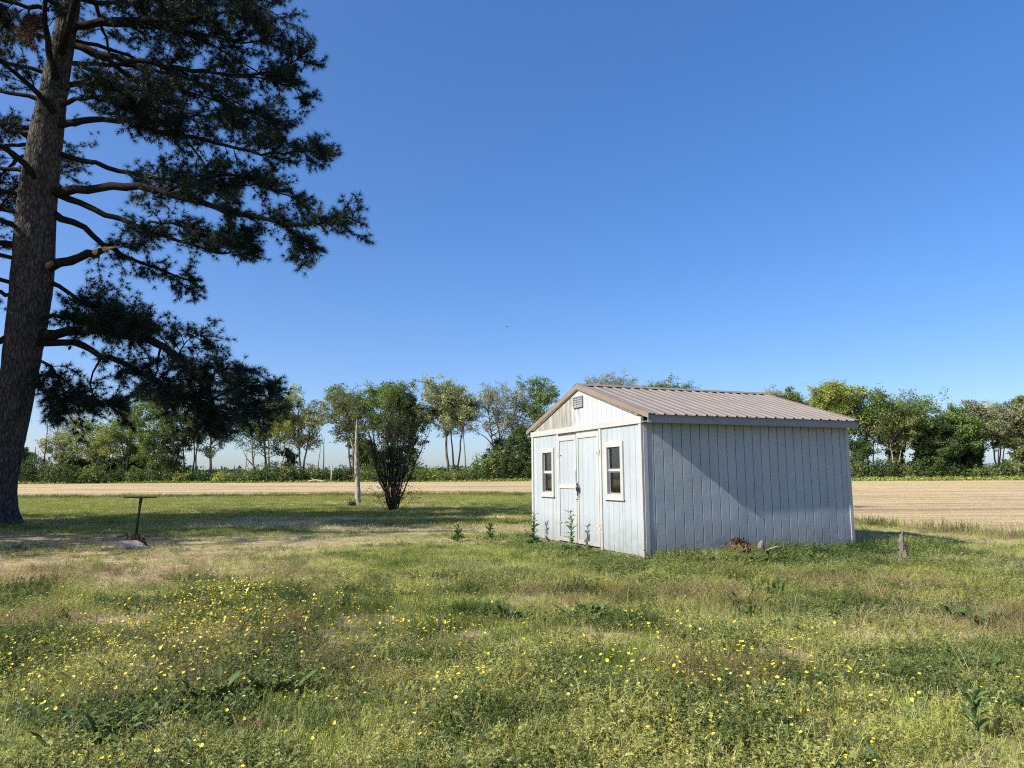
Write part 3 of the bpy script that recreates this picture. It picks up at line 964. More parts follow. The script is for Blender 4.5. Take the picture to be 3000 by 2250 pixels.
# windows
for (y0, y1, z0, z1) in WIN:
    win = empty('window', (0, 0, 0), 0, shed)
    T = 0.092
    for bx in ((y0 - T, y1 + T, z1, z1 + 0.10), (y0 - T, y1 + T, z0 - 0.105, z0), (y0 - T, y0, z0 + .0015, z1 - .0015), (y1, y1 + T, z0 + .0015, z1 - .0015)):
        MB().box(-0.046, 0.008, *bx).build('casing', MAT['trim'], win)
    MB().box(-0.058, -0.047, y0 - T - 0.02, y1 + T + 0.02, z0 - 0.115, z0 - 0.085).build('sill', MAT['trim'], win)
    zm = (z0 + z1) / 2 + 0.0
    for (za, zb, xo) in ((zm + 0.012, z1, 0.0), (z0, zm - 0.012, 0.010)):
        sash = empty('sash', (0, 0, 0), 0, win)
        f = MB()
        for bx in ((y0, y1, zb - 0.022, zb), (y0, y1, za, za + 0.022), (y0, y0 + 0.02, za + .022, zb - .022), (y1 - 0.02, y1, za + .022, zb - .022)):
            f.box(0.004 + xo, 0.022 + xo, *bx)
        f.build('sash_frame', MAT['grey_metal'], sash)
        MB().box(0.011 + xo, 0.014 + xo, y0 + 0.018, y1 - 0.018, za + 0.02, zb - 0.02).build('pane', MAT['glass'], sash)
    MB().box(-0.004, 0.018, y0, y1, zm - 0.0115, zm + 0.0115).build('meeting_rail', MAT['white_pipe'], win)
# door surround
MB().box(-0.040, 0.0, DOOR[0] - 0.088, DOOR[0] - 0.004, -0.01, S_H - 0.002).build('door_jamb', MAT['trim'], shed)
MB().box(-0.040, 0.0, DOOR[1] + 0.004, DOOR[1] + 0.085, -0.01, S_H - 0.002).build('door_jamb', MAT['trim'], shed)
MB().box(0.004, 0.04, DOOR[0] - 0.003, DOOR[1] + 0.003, 0.0, DOOR[3]).build('door_backing', MAT['interior'], shed)
seam = 2.462
for which, (y0, y1) in enumerate(((DOOR[0] + 0.006, seam - 0.008), (seam + 0.016, DOOR[1] - 0.006))):
    zt0 = DOOR[3] - 0.012 - 0.02 * which
    door = MB().box(-0.008, 0.003, y0, y1, 0.035, zt0).build('door', MAT['siding'], shed)
    n_b = 4; bw = (y1 - y0) / n_b
    for k in range(n_b):
        board(y0 + k * bw + 0.004, y0 + (k + 1) * bw - 0.004, 0.04, zt0 - 0.003, zt0 - 0.003, 0.013, lambda u, o, z: (-o - 0.0085 - float(wave(u, z, .2, 7) * 0), u, z), 4).build('siding_board', MAT['siding'], door)
    xf = (-0.042, -0.022)
    sw = 0.072
    MB().box(*xf, y0, y0 + sw * (1.0 if which == 0 else 0.9), 0.032, zt0 + 0.002).build('stile', MAT['trim'], door)
    MB().box(*xf, y1 - sw * (0.85 if which == 0 else 0.7), y1, 0.032, zt0 + 0.002).build('stile', MAT['trim'], door)
    ya, yb = y0 + sw * (1.0 if which == 0 else 0.9) + .001, y1 - sw * (0.85 if which == 0 else 0.7) - .001
    MB().box(*xf, ya, yb, zt0 - 0.105, zt0 + 0.001).build('rail', MAT['trim'], door)
    MB().box(*xf, ya, yb, 0.032, 0.115).build('rail', MAT['trim'], door)
    if which == 1: MB().box(*xf, ya, yb, 1.14, 1.232).build('rail', MAT['trim'], door)
    yh = y0 if which == 0 else y1
    for zh in (1.86, 0.42):
        sgn = 1 if which == 0 else -1
        h = MB().box(-0.052, -0.042, yh - 0.05 if sgn > 0 else yh, yh if sgn > 0 else yh + .05, zh - 0.05, zh + 0.05)
        q = sorted((yh, yh + sgn * 0.12)); h.box(-0.050, -0.0425, q[0], q[1], zh - 0.012, zh + 0.012)
        h.tube([(-0.053, yh, zh - 0.055), (-0.053, yh, zh + 0.055)], 0.009, 6)
        h.build('hinge', MAT['hinge'], door)
MB().box(-0.066, -0.0425, 2.405, 2.505, 0.925, 1.285).build('latch_block', MAT['trim'], shed)
MB().box(-0.060, -0.0425, 2.455, 2.510, 1.286, 1.525).build('latch_bar', MAT['grey_metal'], shed)
lock = MB()
for k in range(9):
    t = k / 8 * math.pi
    c = (-0.085, 2.395 - 0.045 * math.sin(t * 1.0) , 1.24 - 0.13 * k / 8)
    ring = [(c[0] + .012 * math.cos(q) * (k % 2), c[1] + 0.014 * math.cos(q) * (1 - k % 2), c[2] + 0.020 * math.sin(q)) for q in np.linspace(0, 2 * math.pi, 9)]
    lock.tube(ring, 0.005, 5, False)
lock.build('chain', MAT['black_iron'], shed)
pl = MB().box(-0.105, -0.068, 2.335, 2.395, 1.10, 1.17)
pl.tube([(-.086, 2.350, 1.168), (-.086, 2.350, 1.205), (-.086, 2.365, 1.222), (-.086, 2.380, 1.205), (-.086, 2.380, 1.168)], 0.006, 6)
pl.build('padlock', MAT['black_iron'], shed)
MB().box(-0.092, -0.07, 2.355, 2.372, 1.0, 1.10).build('key_cover', MAT['black_iron'], shed)
# skids and blocks
for y0 in (0.035, 1.5, 3.1, S_W - 0.13):
    MB().box(0.03, S_L - 0.03, y0, y0 + 0.09, -0.13, -0.022).build('skid', MAT['old_wood'], shed)
MB().box(0.012, 0.03, 0.02, S_W - 0.02, -0.115, -0.004).build('rim_joist', MAT['dark_wood'], shed)
for (xx, yy, ww) in ((0.0, 0.02, 0.3), (0.02, 1.1, 0.32), (0.0, 2.45, 0.35), (0.02, 3.9, 0.3), (4.4, 0.02, 0.35), (2.2, 0.06, 0.3)):
    MB().box(xx + .04, xx + 0.36, yy, yy + ww, -0.26, -0.131).build('block', MAT['concrete'], shed)


# ------------------------------------------------------------------ large pine
PY = 22.5
pine = empty('pine_tree', (-16.3, PY, gzf(-16.3, PY)))
tag(pine, 'huge old pine with thick plated trunk and drooping needled limbs on the lawn', 'tree')
PL = np.array(pine.location)


def wpix(L, Y0, Y1=None, z3=False):
    Y1 = Y0 if Y1 is None else Y1
    n = len(L)
    return np.array([list(pix(a, b, Y0 + (Y1 - Y0) * (i / max(1, n - 1)) ** 1.3)) for i, (a, b) in enumerate(L)])


# trunk
cl = [(-16, 1152), (-10, 1100), (-4, 1045), (16, 941), (38, 825), (56, 710), (69, 600), (79, 441), (99, 295), (119, 178), (146, 36), (160, -60), (172, -160), (182, -300), (190, -430)]
wd = [124, 90, 78, 78, 80, 88, 95, 89, 79, 63, 52, 44, 36, 22, 10]
C = wpix(cl, PY); C[0, 2] = -0.15; C[1, 2] = max(C[1, 2], 0.35)
rad = np.array([w * DPX / FPX * 18.6 / 2 for i, w in enumerate(wd)])
CC = catmull(C, 150); rr = np.interp(np.linspace(0, len(rad) - 1, 150), range(len(rad)), rad)
k = 72; th = np.arange(k) * 2 * math.pi / k
V = []
for i in range(150):
    z = CC[i][2]
    ridge = (1 - np.abs(2 * fbm(np.cos(th) * 6 + 3 * np.sin(th), z * 1.6 + np.sin(th) * 6, 300, 3) - 1))
    r = rr[i] * (1 + 0.05 * np.sin(3 * th + 1) + 0.04 * np.sin(2 * th - 0.5 + z * .15)) + (ridge - .8) * 0.07 * min(1, rr[i] / .4)
    r = r * (1 + 0.34 * np.exp(-max(z, 0) / 0.40) * (0.5 + 0.5 * np.sin(5 * th + .6)))
    V.append(np.stack([CC[i][0] + r * np.cos(th), CC[i][1] + r * np.sin(th), np.full(k, z)], 1))
V = np.concatenate(V) - PL
i = np.arange(149)[:, None] * k + np.arange(k)[None, :]
j = np.arange(149)[:, None] * k + (np.arange(k)[None, :] + 1) % k
F = np.stack([i, j, j + k, i + k], -1).reshape(-1, 4)
obj('trunk', tri_mesh('trunk', V, F, MAT['pine_bark'], smooth=True), None, pine)


def needle_mesh(tp, td, k=34, L=(0.16, 0.26), w=0.013):
    n = len(tp)
    dirs = unit(td[:, None, :] * 0.75 + R.normal(0, 0.62, (n, k, 3)))
    ln = R.uniform(*L, (n, k, 1))
    side_ = unit(np.cross(dirs, R.normal(0, 1, (n, k, 3)))) * w * 0.5
    base = tp[:, None, :] + dirs * 0.01
    tip = tp[:, None, :] + dirs * ln + np.array([0, 0, -0.02])
    V = np.stack([base - side_, base + side_, tip], 2).reshape(-1, 3)
    F = np.arange(n * k * 3).reshape(-1, 3)
    tint = np.repeat(np.clip(R.normal(0.42, 0.25, n), 0, 1), k)
    return V, F, tint


cone_mesh = None


def make_cone():
    m = MB(); V = []; F = []
    n = 7; kk = 8
    for i in range(n):
        t = i / (n - 1); r = 0.036 * math.sin(math.pi * (0.12 + 0.80 * t)) * (1.15 if i % 2 else 0.85)
        for j in range(kk):
            a = (j + 0.5 * (i % 2)) * 2 * math.pi / kk
            V.append((r * math.cos(a), r * math.sin(a), -0.11 * t))
    for i in range(n - 1):
        for j in range(kk):
            F.append((i * kk + j, i * kk + (j + 1) % kk, (i + 1) * kk + (j + 1) % kk, (i + 1) * kk + j))
    m.add(V, F)
    return m.mesh('pine_cone', MAT['cone'])


cone_mesh = make_cone()


def pine_limb(P, r0, r1, dens=3.0, sec=(0.7, 1.7), start=0.22, droop=0.0, bare=False, cones=0, need=True, label=None, dead=False):
    """a limb along world points P with twigs, needle tufts and cones"""
    npt = max(8, int(np.linalg.norm(np.diff(P, axis=0), axis=1).sum() / 0.35))
    Q = catmull(P, npt)
    Q[1:-1] += R.normal(0, 0.03, (npt - 2, 3))
    m = MB()
    m.tube(Q - PL, np.linspace(r0, r1, npt) * (1 + R.uniform(-.08, .08, npt)), 8)
    tp, td = [], []
    length = np.linalg.norm(np.diff(Q, axis=0), axis=1).sum()
    if not bare:
        n = int(length * (1 - start) * dens)
        for q in range(n):
            nc_ = max(2, int(length * (1 - start) / 1.35))
            t = start + (1 - start) * (R.integers(nc_) + .7) / nc_ + R.normal(0, .30) / length
            t = min(1.0, max(start * .8, t))
            f = t * (npt - 1); i0 = min(int(f), npt - 2); u = f - i0
            p = Q[i0] * (1 - u) + Q[i0 + 1] * u; T = unit(Q[i0 + 1] - Q[i0])
            perp = R.normal(0, 1, 3) * np.array([1, 1, 0.16]); perp -= T * (perp @ T); perp = unit(perp)
            d0 = unit(T * 0.75 + perp * 0.9 + np.array([0, 0, 0.16 - droop * 0.5]))
            Ls = R.uniform(*sec) * (1 - 0.45 * t)
            ks = 6; pts = [p]; dd = d0.copy()
            for z_ in range(ks):
                dd = unit(dd + R.normal(0, 0.16, 3) + np.array([0, 0, (-0.05 - droop * 0.25) if z_ < 3 else 0.08 - droop * .2]))
                pts.append(pts[-1] + dd * Ls / ks)
            pts = np.array(pts)
            m.tube(pts - PL, np.linspace(0.017, 0.006, ks + 1), 4, False)
            for z_ in range(2, ks + 1):
                tp.append(pts[z_]); td.append(unit(pts[z_] - pts[z_ - 1] + [0, 0, 0.05]))
                if z_ < ks or R.uniform() < 0.5:
                    for _ in range(R.integers(1, 3)):
                        d2 = unit(unit(pts[z_] - pts[z_ - 1]) * 0.8 + R.normal(0, 0.6, 3) * np.array([1, 1, .6]) + np.array([0, 0, 0.14 - droop * .3]))
                        l2 = R.uniform(0.18, 0.42)
                        e = pts[z_] + d2 * l2
                        m.tube(np.array([pts[z_], pts[z_] + d2 * l2 * .5 + [0, 0, -0.01], e]) - PL, [0.007, 0.006, 0.004], 3, False)
                        tp.append(e); td.append(d2)
                        if R.uniform() < 0.5: tp.append(pts[z_] + d2 * l2 * .55); td.append(d2)
        # tip
        for _ in range(4): tp.append(Q[-1] + R.normal(0, .05, 3)); td.append(unit(Q[-1] - Q[-2]))
    br = m.build('branch', MAT['limb_bark'], pine, smooth=True)
    if label: br['label'] = label
    if tp and need:
        tp = np.array(tp) - PL; td = np.array(td)
        V, F, ti = needle_mesh(tp, td)
        nd = obj('needles', tri_mesh('needles', V, F, MAT['dead_needles'] if dead else MAT['needles'], ti), None, br)
        nd['kind'] = 'stuff'
        for _ in range(cones):
            c = tp[R.integers(len(tp) // 3, len(tp))] + R.normal(0, 0.03, 3) + np.array([0, 0, -0.05])
            obj('pine_cone', cone_mesh, None, br, loc=tuple(c), rot=(R.normal(0, .4), R.normal(0, .4), R.uniform(0, 6)), scale=R.uniform(0.9, 1.3))
    return br


Z3 = lambda L: [(x * 0.3556, y * 0.3556) for x, y in L]
Z4 = lambda L: [(x * 0.39992, 553 + y * 0.39992) for x, y in L]
limbs = [
    (Z3([(440, 185), (600, 130), (830, 115), (1050, 120), (1250, 95), (1480, 60)]), -0.3, -2.0, .13, .03, 3.2, 0.0, 6),
    (Z3([(640, 140), (900, 140), (1100, 170), (1350, 240), (1520, 250), (1660, 190)]), -0.6, 0.6, .07, .02, 3.0, 0.0, 6),
    (Z3([(420, -20), (650, 20), (900, 10), (1150, 0), (1400, -20)]), 0.4, 1.6, .10, .02, 3.6, 0.0, 4),
    (Z3([(420, -150), (700, -130), (1000, -90), (1300, -60), (1490, 20)]), 0.2, -1.2, .11, .02, 3.4, 0.0, 4),
    (Z3([(460, 280), (680, 345), (920, 385), (1200, 430), (1480, 460), (1700, 410), (1860, 340)]), -0.2, 0.9, .12, .02, 2.8, 0.0, 8),
    (Z3([(830, 400), (960, 490), (1150, 560), (1450, 650), (1680, 740)]), 0.3, -0.5, .06, .015, 3.0, 0.15, 6),
    (Z3([(1400, 470), (1600, 480), (1760, 520), (1850, 570)]), 0.6, 1.2, .04, .015, 3.2, 0.0, 5),
    (Z3([(370, 640), (560, 590), (760, 600), (950, 560)]), -1.0, -2.4, .08, .02, 4.2, 0.0, 3),
    (Z3([(390, 520), (600, 500), (750, 620), (950, 740), (1200, 700), (1420, 740)]), 0.6, 2.2, .10, .02, 3.4, 0.05, 4),
    (Z3([(370, 760), (520, 730), (800, 750), (1000, 815), (1250, 850), (1500, 920), (1750, 930), (1950, 920)]), -0.3, -1.2, .12, .02, 2.9, 0.0, 10),
    (Z3([(350, 930), (560, 990), (850, 1060), (1150, 1110), (1400, 1140), (1650, 1080)]), 0.3, 1.4, .10, .02, 3.3, 0.0, 8),
    (Z3([(330, 1165), (560, 1145), (850, 1135), (1000, 1165), (1250, 1240), (1500, 1310), (1750, 1360), (1920, 1360), (2090, 1310)]), -0.4, -1.8, .16, .02, 2.7, 0.0, 10),
    (Z3([(1750, 1370), (1800, 1420), (1860, 1500), (1900, 1580)]), -1.6, -1.7, .025, .01, 3.0, 0.35, 2),
    (Z3([(1000, 1170), (1200, 1090), (1400, 1060), (1600, 1120), (1820, 1230)]), -0.9, -0.2, .06, .02, 3.0, 0.0, 6),
    (Z3([(350, 1180), (600, 1280), (850, 1380), (1100, 1470), (1350, 1530), (1500, 1500)]), -0.2, 0.8, .11, .02, 3.3, 0.05, 6),
    (Z3([(310, 1285), (480, 1370), (640, 1490), (800, 1570), (1000, 1650), (1220, 1740)]), 0.2, 1.8, .13, .02, 2.6, 0.1, 6),
    (Z3([(800, 1390), (1000, 1350), (1250, 1420), (1450, 1460)]), 0.3, -0.6, .05, .02, 3.4, 0.05, 4),
    # low drooping limbs
    (Z4([(230, 425), (400, 410), (560, 400), (700, 420), (820, 455), (920, 520), (1010, 600), (1100, 700), (1140, 790)]), -0.3, -1.6, .17, .07, 1.4, 0.35, 3),
    (Z4([(210, 470), (400, 470), (560, 540), (720, 600), (850, 680), (1000, 750), (1200, 780), (1400, 720)]), -0.1, -1.2, .12, .02, 3.0, 0.2, 6),
    (Z4([(230, 120), (330, 170), (450, 260), (600, 320), (750, 370)]), 0.4, 0.2, .09, .02, 8.0, 0.1, 4),
    (Z4([(230, 340), (380, 330), (520, 330), (640, 380)]), -0.8, -1.4, .08, .02, 7.0, 0.2, 4),
    (Z4([(190, 700), (270, 740), (380, 790), (520, 800), (640, 790)]), -0.4, -1.4, .045, .015, 4.4, 0.15, 3),
    (Z4([(200, 560), (280, 600), (330, 680), (360, 760)]), -0.5, -0.9, .05, .015, 4.0, 0.5, 3),
    (Z4([(870, 490), (850, 600), (830, 680)]), -1.0, -1.1, .04, .015, 3.0, 0.3, 2),
    (Z4([(900, 640), (960, 530), (1010, 470), (1090, 420)]), -1.1, -0.7, .03, .012, 3.6, 0.2, 3),
    (Z4([(1120, 760), (1150, 660), (1180, 610), (1250, 680)]), -1.6, -1.8, .03, .012, 4.0, 0.2, 3),
    (Z4([(1130, 780), (1230, 730), (1330, 680), (1450, 690)]), -1.6, -1.1, .04, .012, 4.2, 0.3, 4),
    (Z4([(1130, 790), (1050, 800), (960, 790), (880, 760)]), -1.6, -2.2, .05, .012, 3.2, 0.2, 3),
    (Z4([(1130, 790), (1180, 840), (1300, 850), (1400, 820)]), -1.6, -2.0, .05, .012, 3.2, 0.2, 3),
    (Z4([(1050, 720), (1100, 820), (1130, 880), (1180, 930)]), -1.5, -2.0, .04, .012, 2.6, 0.5, 3),
    # limbs that run out of view past the trunk
    (Z3([(330, 690), (250, 580), (130, 470), (0, 370), (-200, 250)]), -0.5, -2.0, .11, .03, 3.0, 0.0, 4),
    (Z3([(230, 1110), (150, 1000), (0, 880), (-200, 800), (-450, 800)]), -0.6, -2.5, .12, .03, 3.2, 0.0, 5),
    (Z3([(345, 480), (290, 300), (275, 100), (290, -80), (250, -250)]), -0.8, -2.2, .12, .04, 2.2, 0.0, 3),
    (Z3([(330, 260), (230, 210), (100, 190), (0, 120), (-180, 20)]), 0.3, 1.5, .08, .02, 3.6, 0.0, 4),
    (Z3([(150, 1480), (0, 1480), (-200, 1500), (-500, 1560)]), 0.4, 1.5, .12, .03, 3.4, 0.05, 4),
    (Z4([(40, 440), (-60, 480), (-250, 520), (-520, 620)]), 0.2, 1.0, .11, .02, 3.4, 0.2, 4),
    (Z3([(300, 60), (150, 40), (0, 0), (-200, -60)]), -0.4, -1.5, .09, .02, 3.6, 0.0, 3),
    (Z3([(170, 830), (60, 780), (-80, 740), (-300, 760)]), 0.4, 1.8, .08, .02, 3.6, 0.0, 3),
]
for (L_, d0, d1, r0, r1, dens, droop, nc) in limbs:
    pine_limb(wpix(L_, PY + d0 * 0.5, PY + d1), r0, r1, dens * 2.2, droop=droop, cones=nc, start=0.22 if r0 > .08 else 0.12, sec=(0.7, 1.7) if droop < .3 else (0.5, 1.1))
# bare and broken limbs
pine_limb(wpix(Z4([(550, 545), (505, 620), (495, 720), (520, 800), (548, 855)]), PY - .4, PY - .5), .035, .012, bare=True, label='bare dead stick hanging from a low limb')
stub = pine_limb(wpix(Z3([(300, 1625), (450, 1575), (570, 1535), (625, 1520)]), PY - .3, PY - .9), .16, .095, bare=True, label='broken limb stub with pale split end')
Q = wpix(Z3([(570, 1535), (640, 1512), (705, 1500)]), PY - .82, PY - .95)
sp = MB(); sp.tube(Q - PL, [.088, .07, .006], 7, True, 0.12)
sp.build('split_end', MAT['split_wood'], stub)
pine_limb(wpix(Z3([(200, 30), (170, 80), (210, 160), (240, 230)]), PY - 1.2, PY - 1.5), .03, .01, 6, droop=.6, dead=True, start=.05, sec=(.4, .8))
# upper crown and the sides turned away from or over the camera
top_z = CC[-1][2]
for q in range(36):
    h = 7.0 + (top_z - 7.5) * (q + R.uniform()) / 36
    az = R.uniform(0, 2 * math.pi)
    if h < 15.5:                                   # lower ones only where they stay out of the view in front
        az = R.uniform(math.radians(115), math.radians(250))
    i0 = int(np.argmin(np.abs(CC[:, 2] - h))); p0 = CC[i0]
    Ln = np.interp(h, [6, 11, 16, top_z], [7.5, 10.0, 9.0, 1.5]) * R.uniform(0.75, 1.1)
    d = np.array([math.cos(az), math.sin(az), 0])
    P = [p0, p0 + d * Ln * .33 + [0, 0, .5], p0 + d * Ln * .66 + [0, 0, .4], p0 + d * Ln + [0, 0, -.3 + R.normal(0, .4)]]
    pine_limb(np.array(P), 0.075, 0.02, 3.4, cones=0, start=.22, sec=(0.9, 2.1))


for q in range(5):
    toward = q % 2 == 0
    h = R.uniform(14.5, 21) if toward else R.uniform(15, 20)
    az = math.radians(R.uniform(-135, -48) if toward else R.uniform(45, 115))
    p0 = CC[int(np.argmin(np.abs(CC[:, 2] - h)))]
    Ln = R.uniform(9.5, 12.5) if toward else R.uniform(7, 10)
    d = np.array([math.cos(az), math.sin(az), 0])
    P = [p0, p0 + d * Ln * .33 + [0, 0, .5], p0 + d * Ln * .66 + [0, 0, .3], p0 + d * Ln + [0, 0, -.5 + R.normal(0, .4)]]
    pine_limb(np.array(P), 0.12, 0.02, 3.4, start=.2, sec=(0.9, 2.2))
# unseen pines added on the sun's side to shade the middle of the lawn
for (x_, y_, rz_, sc_, lb_) in ((-20.8, 14.2, 2.3, .62, 'smaller pine standing apart, shading the lawn before the huge old pine'),
                                (-23.5, 16.6, 0.9, .68, 'middle-sized unseen pine added for lawn shade between the smaller pine and the tall pine'),
                                (-27.5, 20.5, 4.0, .80, 'tall pine standing beyond the huge old pine, shading the far lawn')):
    p2 = pine.copy(); COL.objects.link(p2)
    p2.location = (x_, y_, gzf(x_, y_)); p2.rotation_euler = (0, 0, rz_); p2.scale = (sc_,) * 3
    p2['label'] = lb_
    for ch in list(pine.children):
        c_ = child_copy(ch, p2)
        for g_ in list(ch.children): child_copy(g_, c_)


# ------------------------------------------------------------------ broadleaf trees of the hedgerow
def leaf_cloud(C, n_per, sig, size, flat=0.6):
    """leaf-sized faces scattered round the centres C"""
    n = len(C); k = n_per
    P = C[:, None, :] + R.normal(0, 1, (n, k, 3)) * np.array([sig, sig, sig * flat])
    P = P.reshape(-1, 3)
    m = len(P)
    nrm = unit(R.normal(0, 1, (m, 3)) + np.array([0, 0, 0.5]))
    t = unit(np.cross(nrm, R.normal(0, 1, (m, 3)))); b_ = np.cross(nrm, t)
    s = (size * R.uniform(0.55, 1.3, m))[:, None]
    V = np.stack([P - t * s * .5, P + b_ * s * .33 + t * s * .05, P + t * s * .5, P - b_ * s * .33], 1).reshape(-1, 3)
    F = np.arange(m * 4).reshape(-1, 4)
    tint = np.clip(np.repeat(R.normal(0.5, 0.27, n), k) + R.normal(0, 0.14, m), 0, 1)
    return V, F, tint


def bl_tree(name, label, loc, H, cw, cb, leaf='mid', dens=1.0, bark='tree_bark', trunks=1, lean=0.0, spread=0.0, size=0.38, group=None, r0=None, nl=13, asc=0.95, cat='tree'):
    """H height, cw crown width, cb height where the crown starts, spread = distance between stems"""
    root = empty(name, loc)
    tag(root, label, cat, group)
    tr, lb = MB(), MB()
    cen = []
    r0 = r0 or 0.013 * H + 0.04
    cb0 = cb - 0.30 * (H - cb)
    nl = int(nl * 1.5)
    for k in range(trunks):
        off = np.array([(k - (trunks - 1) / 2) * spread, R.normal(0, spread * .4), -0.2])
        hh = H * (0.97 if k == 0 else R.uniform(0.75, 0.96))
        out = (k - (trunks - 1) / 2) * cw * 0.22 / max(1, trunks - 1) * 2 if trunks > 1 else 0
        npt = 12
        z = np.linspace(0, hh, npt)
        P = np.stack([off[0] + lean * z + out * (z / H) ** 1.3 + np.cumsum(R.normal(0, 0.0065 * H, npt)) * (z > 0),
                      off[1] + np.cumsum(R.normal(0, 0.0065 * H, npt)) * (z > 0), z + off[2]], 1)
        tr.tube(P, r0 / math.sqrt(trunks) * (1 - 0.92 * (z / hh)) + 0.02, 7)
        for q in range(int(nl / trunks) + 2):
            t = (q + R.uniform()) / (int(nl / trunks) + 2)
            zc = cb0 + (hh * 0.84 - cb0) * t
            f = zc / hh * (npt - 1); i0 = min(int(f), npt - 2); u = f - i0
            p = P[i0] * (1 - u) + P[i0 + 1] * u
            az = R.uniform(0, 2 * math.pi)
            prof = math.sin(math.pi * (0.22 + 0.66 * t)) ** 0.8
            Ln = cw * 0.52 * prof * R.uniform(0.40, 1.25)
            d = np.array([math.cos(az), math.sin(az), 0.0])
            up = asc * R.uniform(0.6, 1.3)
            L3 = np.array([p, p + d * Ln * .4 + [0, 0, Ln * .35 * up], p + d * Ln * .75 + [0, 0, Ln * .65 * up], p + d * Ln + [0, 0, Ln * .8 * up]])
            L3[1:] += R.normal(0, 0.05 * Ln, (3, 3))
            L3[:, 2] = np.where(L3[:, 2] > H * .93, H * .93 + (L3[:, 2] - H * .93) * .25, L3[:, 2])
            rb = r0 * 0.42 * (1 - 0.6 * t)
            lb.tube(L3, np.linspace(rb, 0.025, 4), 5, False)
            for s in range(5):
                tt = R.uniform(0.35, 1.0) if s else 1.0
                ff = tt * 3; j0 = min(int(ff), 2); u2_ = ff - j0
                c = L3[j0] * (1 - u2_) + L3[j0 + 1] * u2_
                e = c + np.array([R.normal(0, .16 * cw), R.normal(0, .16 * cw), abs(R.normal(0.0, .11 * cw))]) * (0.5 + .5 * prof)
                e[2] = min(e[2], H * R.uniform(.9, 1.0))
                mid_ = (c + e) / 2 + R.normal(0, .02 * cw, 3)
                lb.tube([c, mid_, e], [0.045, 0.032, 0.015], 3, False)
                cen += [e, mid_ * .4 + e * .6]
                for _ in range(2):
                    e2 = e + R.normal(0, 0.07 * cw, 3); e2[2] = min(e2[2], H)
                    lb.tube([mid_, e2], [0.022, 0.012], 3, False); cen.append(e2)
        cen.append(P[-1])
        for _ in range(7): cen.append(P[-1] + R.normal(0, 1, 3) * np.array([.07, .07, .05]) * cw + [0, 0, -.04 * cw])
        for _ in range(5): cen.append(P[-2] + R.normal(0, 1, 3) * np.array([.12, .12, .06]) * cw)
    tr.build('trunk', MAT[bark], root, True)
    lb.build('limbs', MAT[bark], root, True)
    cen = np.array(cen)
    if dens > 0:
        keep = R.uniform(size=len(cen)) < min(1, dens)
        npc = int(max(3, 26 * max(1.0, dens)))
        V, F, ti = leaf_cloud(cen[keep], npc, 0.026 * cw + 0.16, size * .9, .75)
        obj('crown', tri_mesh('crown', V, F, MAT['leaf_' + leaf], ti), None, root)
    return root


TREES = []


def bg_tree(label, dx, ytop, x0, x1, ycb, Y, leaf='mid', dens=1.0, **kw):
    """dx: x of the trunk foot; ytop: top; x0..x1 crown; ycb: crown start, as seen in the view; Y distance"""
    p = pix(dx, 1040, Y); g = gzf(p.x, Y)
    TREES.append((dx, label.split(' tree')[0] + ' tree' if ' tree' in label else label))
    H = (pix((x0 + x1) / 2, ytop, Y).z - g) * 1.04
    cw = (pix(x1, ytop, Y) - pix(x0, ytop, Y)).length * 1.04
    cb = pix(dx, ycb, Y).z - g
    ln = ((pix((x0 + x1) / 2, ytop, Y).x) - p.x) / H
    return bl_tree('hedgerow_tree', label, (p.x, Y, g), H, cw, cb, leaf, dens, lean=ln, group='trees along the field edge', **kw)


bg_tree('small pale green tree beside the forked dead snag', 128, 940, 105, 160, 985, 158, 'pale', .8, nl=8, size=.35)
bg_tree('grey thinly leaved tree behind the yellow-green tree past the pine trunk', 185, 905, 140, 225, 980, 166, 'grey', .55, trunks=2, spread=1.0, size=.34)
bg_tree('yellow-green spreading tree with several thin stems past the pine trunk', 225, 908, 165, 262, 985, 156, 'yellow', .8, trunks=3, spread=1.1, size=.36)
bg_tree('tall slender open-crowned tree between the yellow-green and dense green trees', 272, 872, 238, 308, 960, 157, 'mid', .55, trunks=2, spread=.7, size=.36)
bg_tree('broad dense bright green tree seen under the drooping pine limb', 330, 843, 288, 376, 985, 156, 'mid', 1.3, nl=20)
bg_tree('dark green low-branched tree next to the broad bright green tree', 372, 880, 350, 402, 1000, 154, 'dark', 1.1, nl=15)
bg_tree('tall tree of three close trunks behind the drooping pine limb', 415, 842, 385, 452, 935, 157, 'olive', .8, trunks=3, spread=1.2)
bg_tree('tall straight tree with ivy at its foot behind the pine limb tip', 452, 852, 422, 500, 955, 156, 'dark', .8, nl=12)
bg_tree('dark flat-topped tree beside the leaning dead trunks', 578, 868, 520, 620, 960, 158, 'dark', .9, nl=14, asc=.5)
bg_tree('yellow-green crowned tree on two pale bare trunks', 595, 858, 560, 642, 935, 156, 'yellow', 1.0, trunks=2, spread=1.7, bark='pale_bark')
bg_tree('isolated airy tree standing by itself above the hedge', 652, 838, 622, 702, 945, 157, 'pale', .8, nl=16, size=.38, trunks=2, spread=.5)
bg_tree('large forked olive green tree behind the grey dead trunk', 762, 832, 702, 806, 930, 157, 'olive', 1.05, nl=20, trunks=2, spread=.6)
bg_tree('tall dense dark green tree behind the multi-stemmed shrub', 832, 829, 792, 884, 930, 156, 'mid', 1.5, nl=22)
bg_tree('dark green tree with slim trunk just past the shrub top', 885, 862, 858, 922, 940, 158, 'dark', 1.2, nl=14)
bg_tree('tall pale green tree with high crown between shrub and shed', 968, 824, 918, 1018, 915, 156, 'pale', 1.0, nl=20, size=.4)
bg_tree('brown-green tree leaning over the thin bare poles', 985, 838, 945, 1022, 900, 159, 'olive', .8, nl=12, trunks=2, spread=.9)
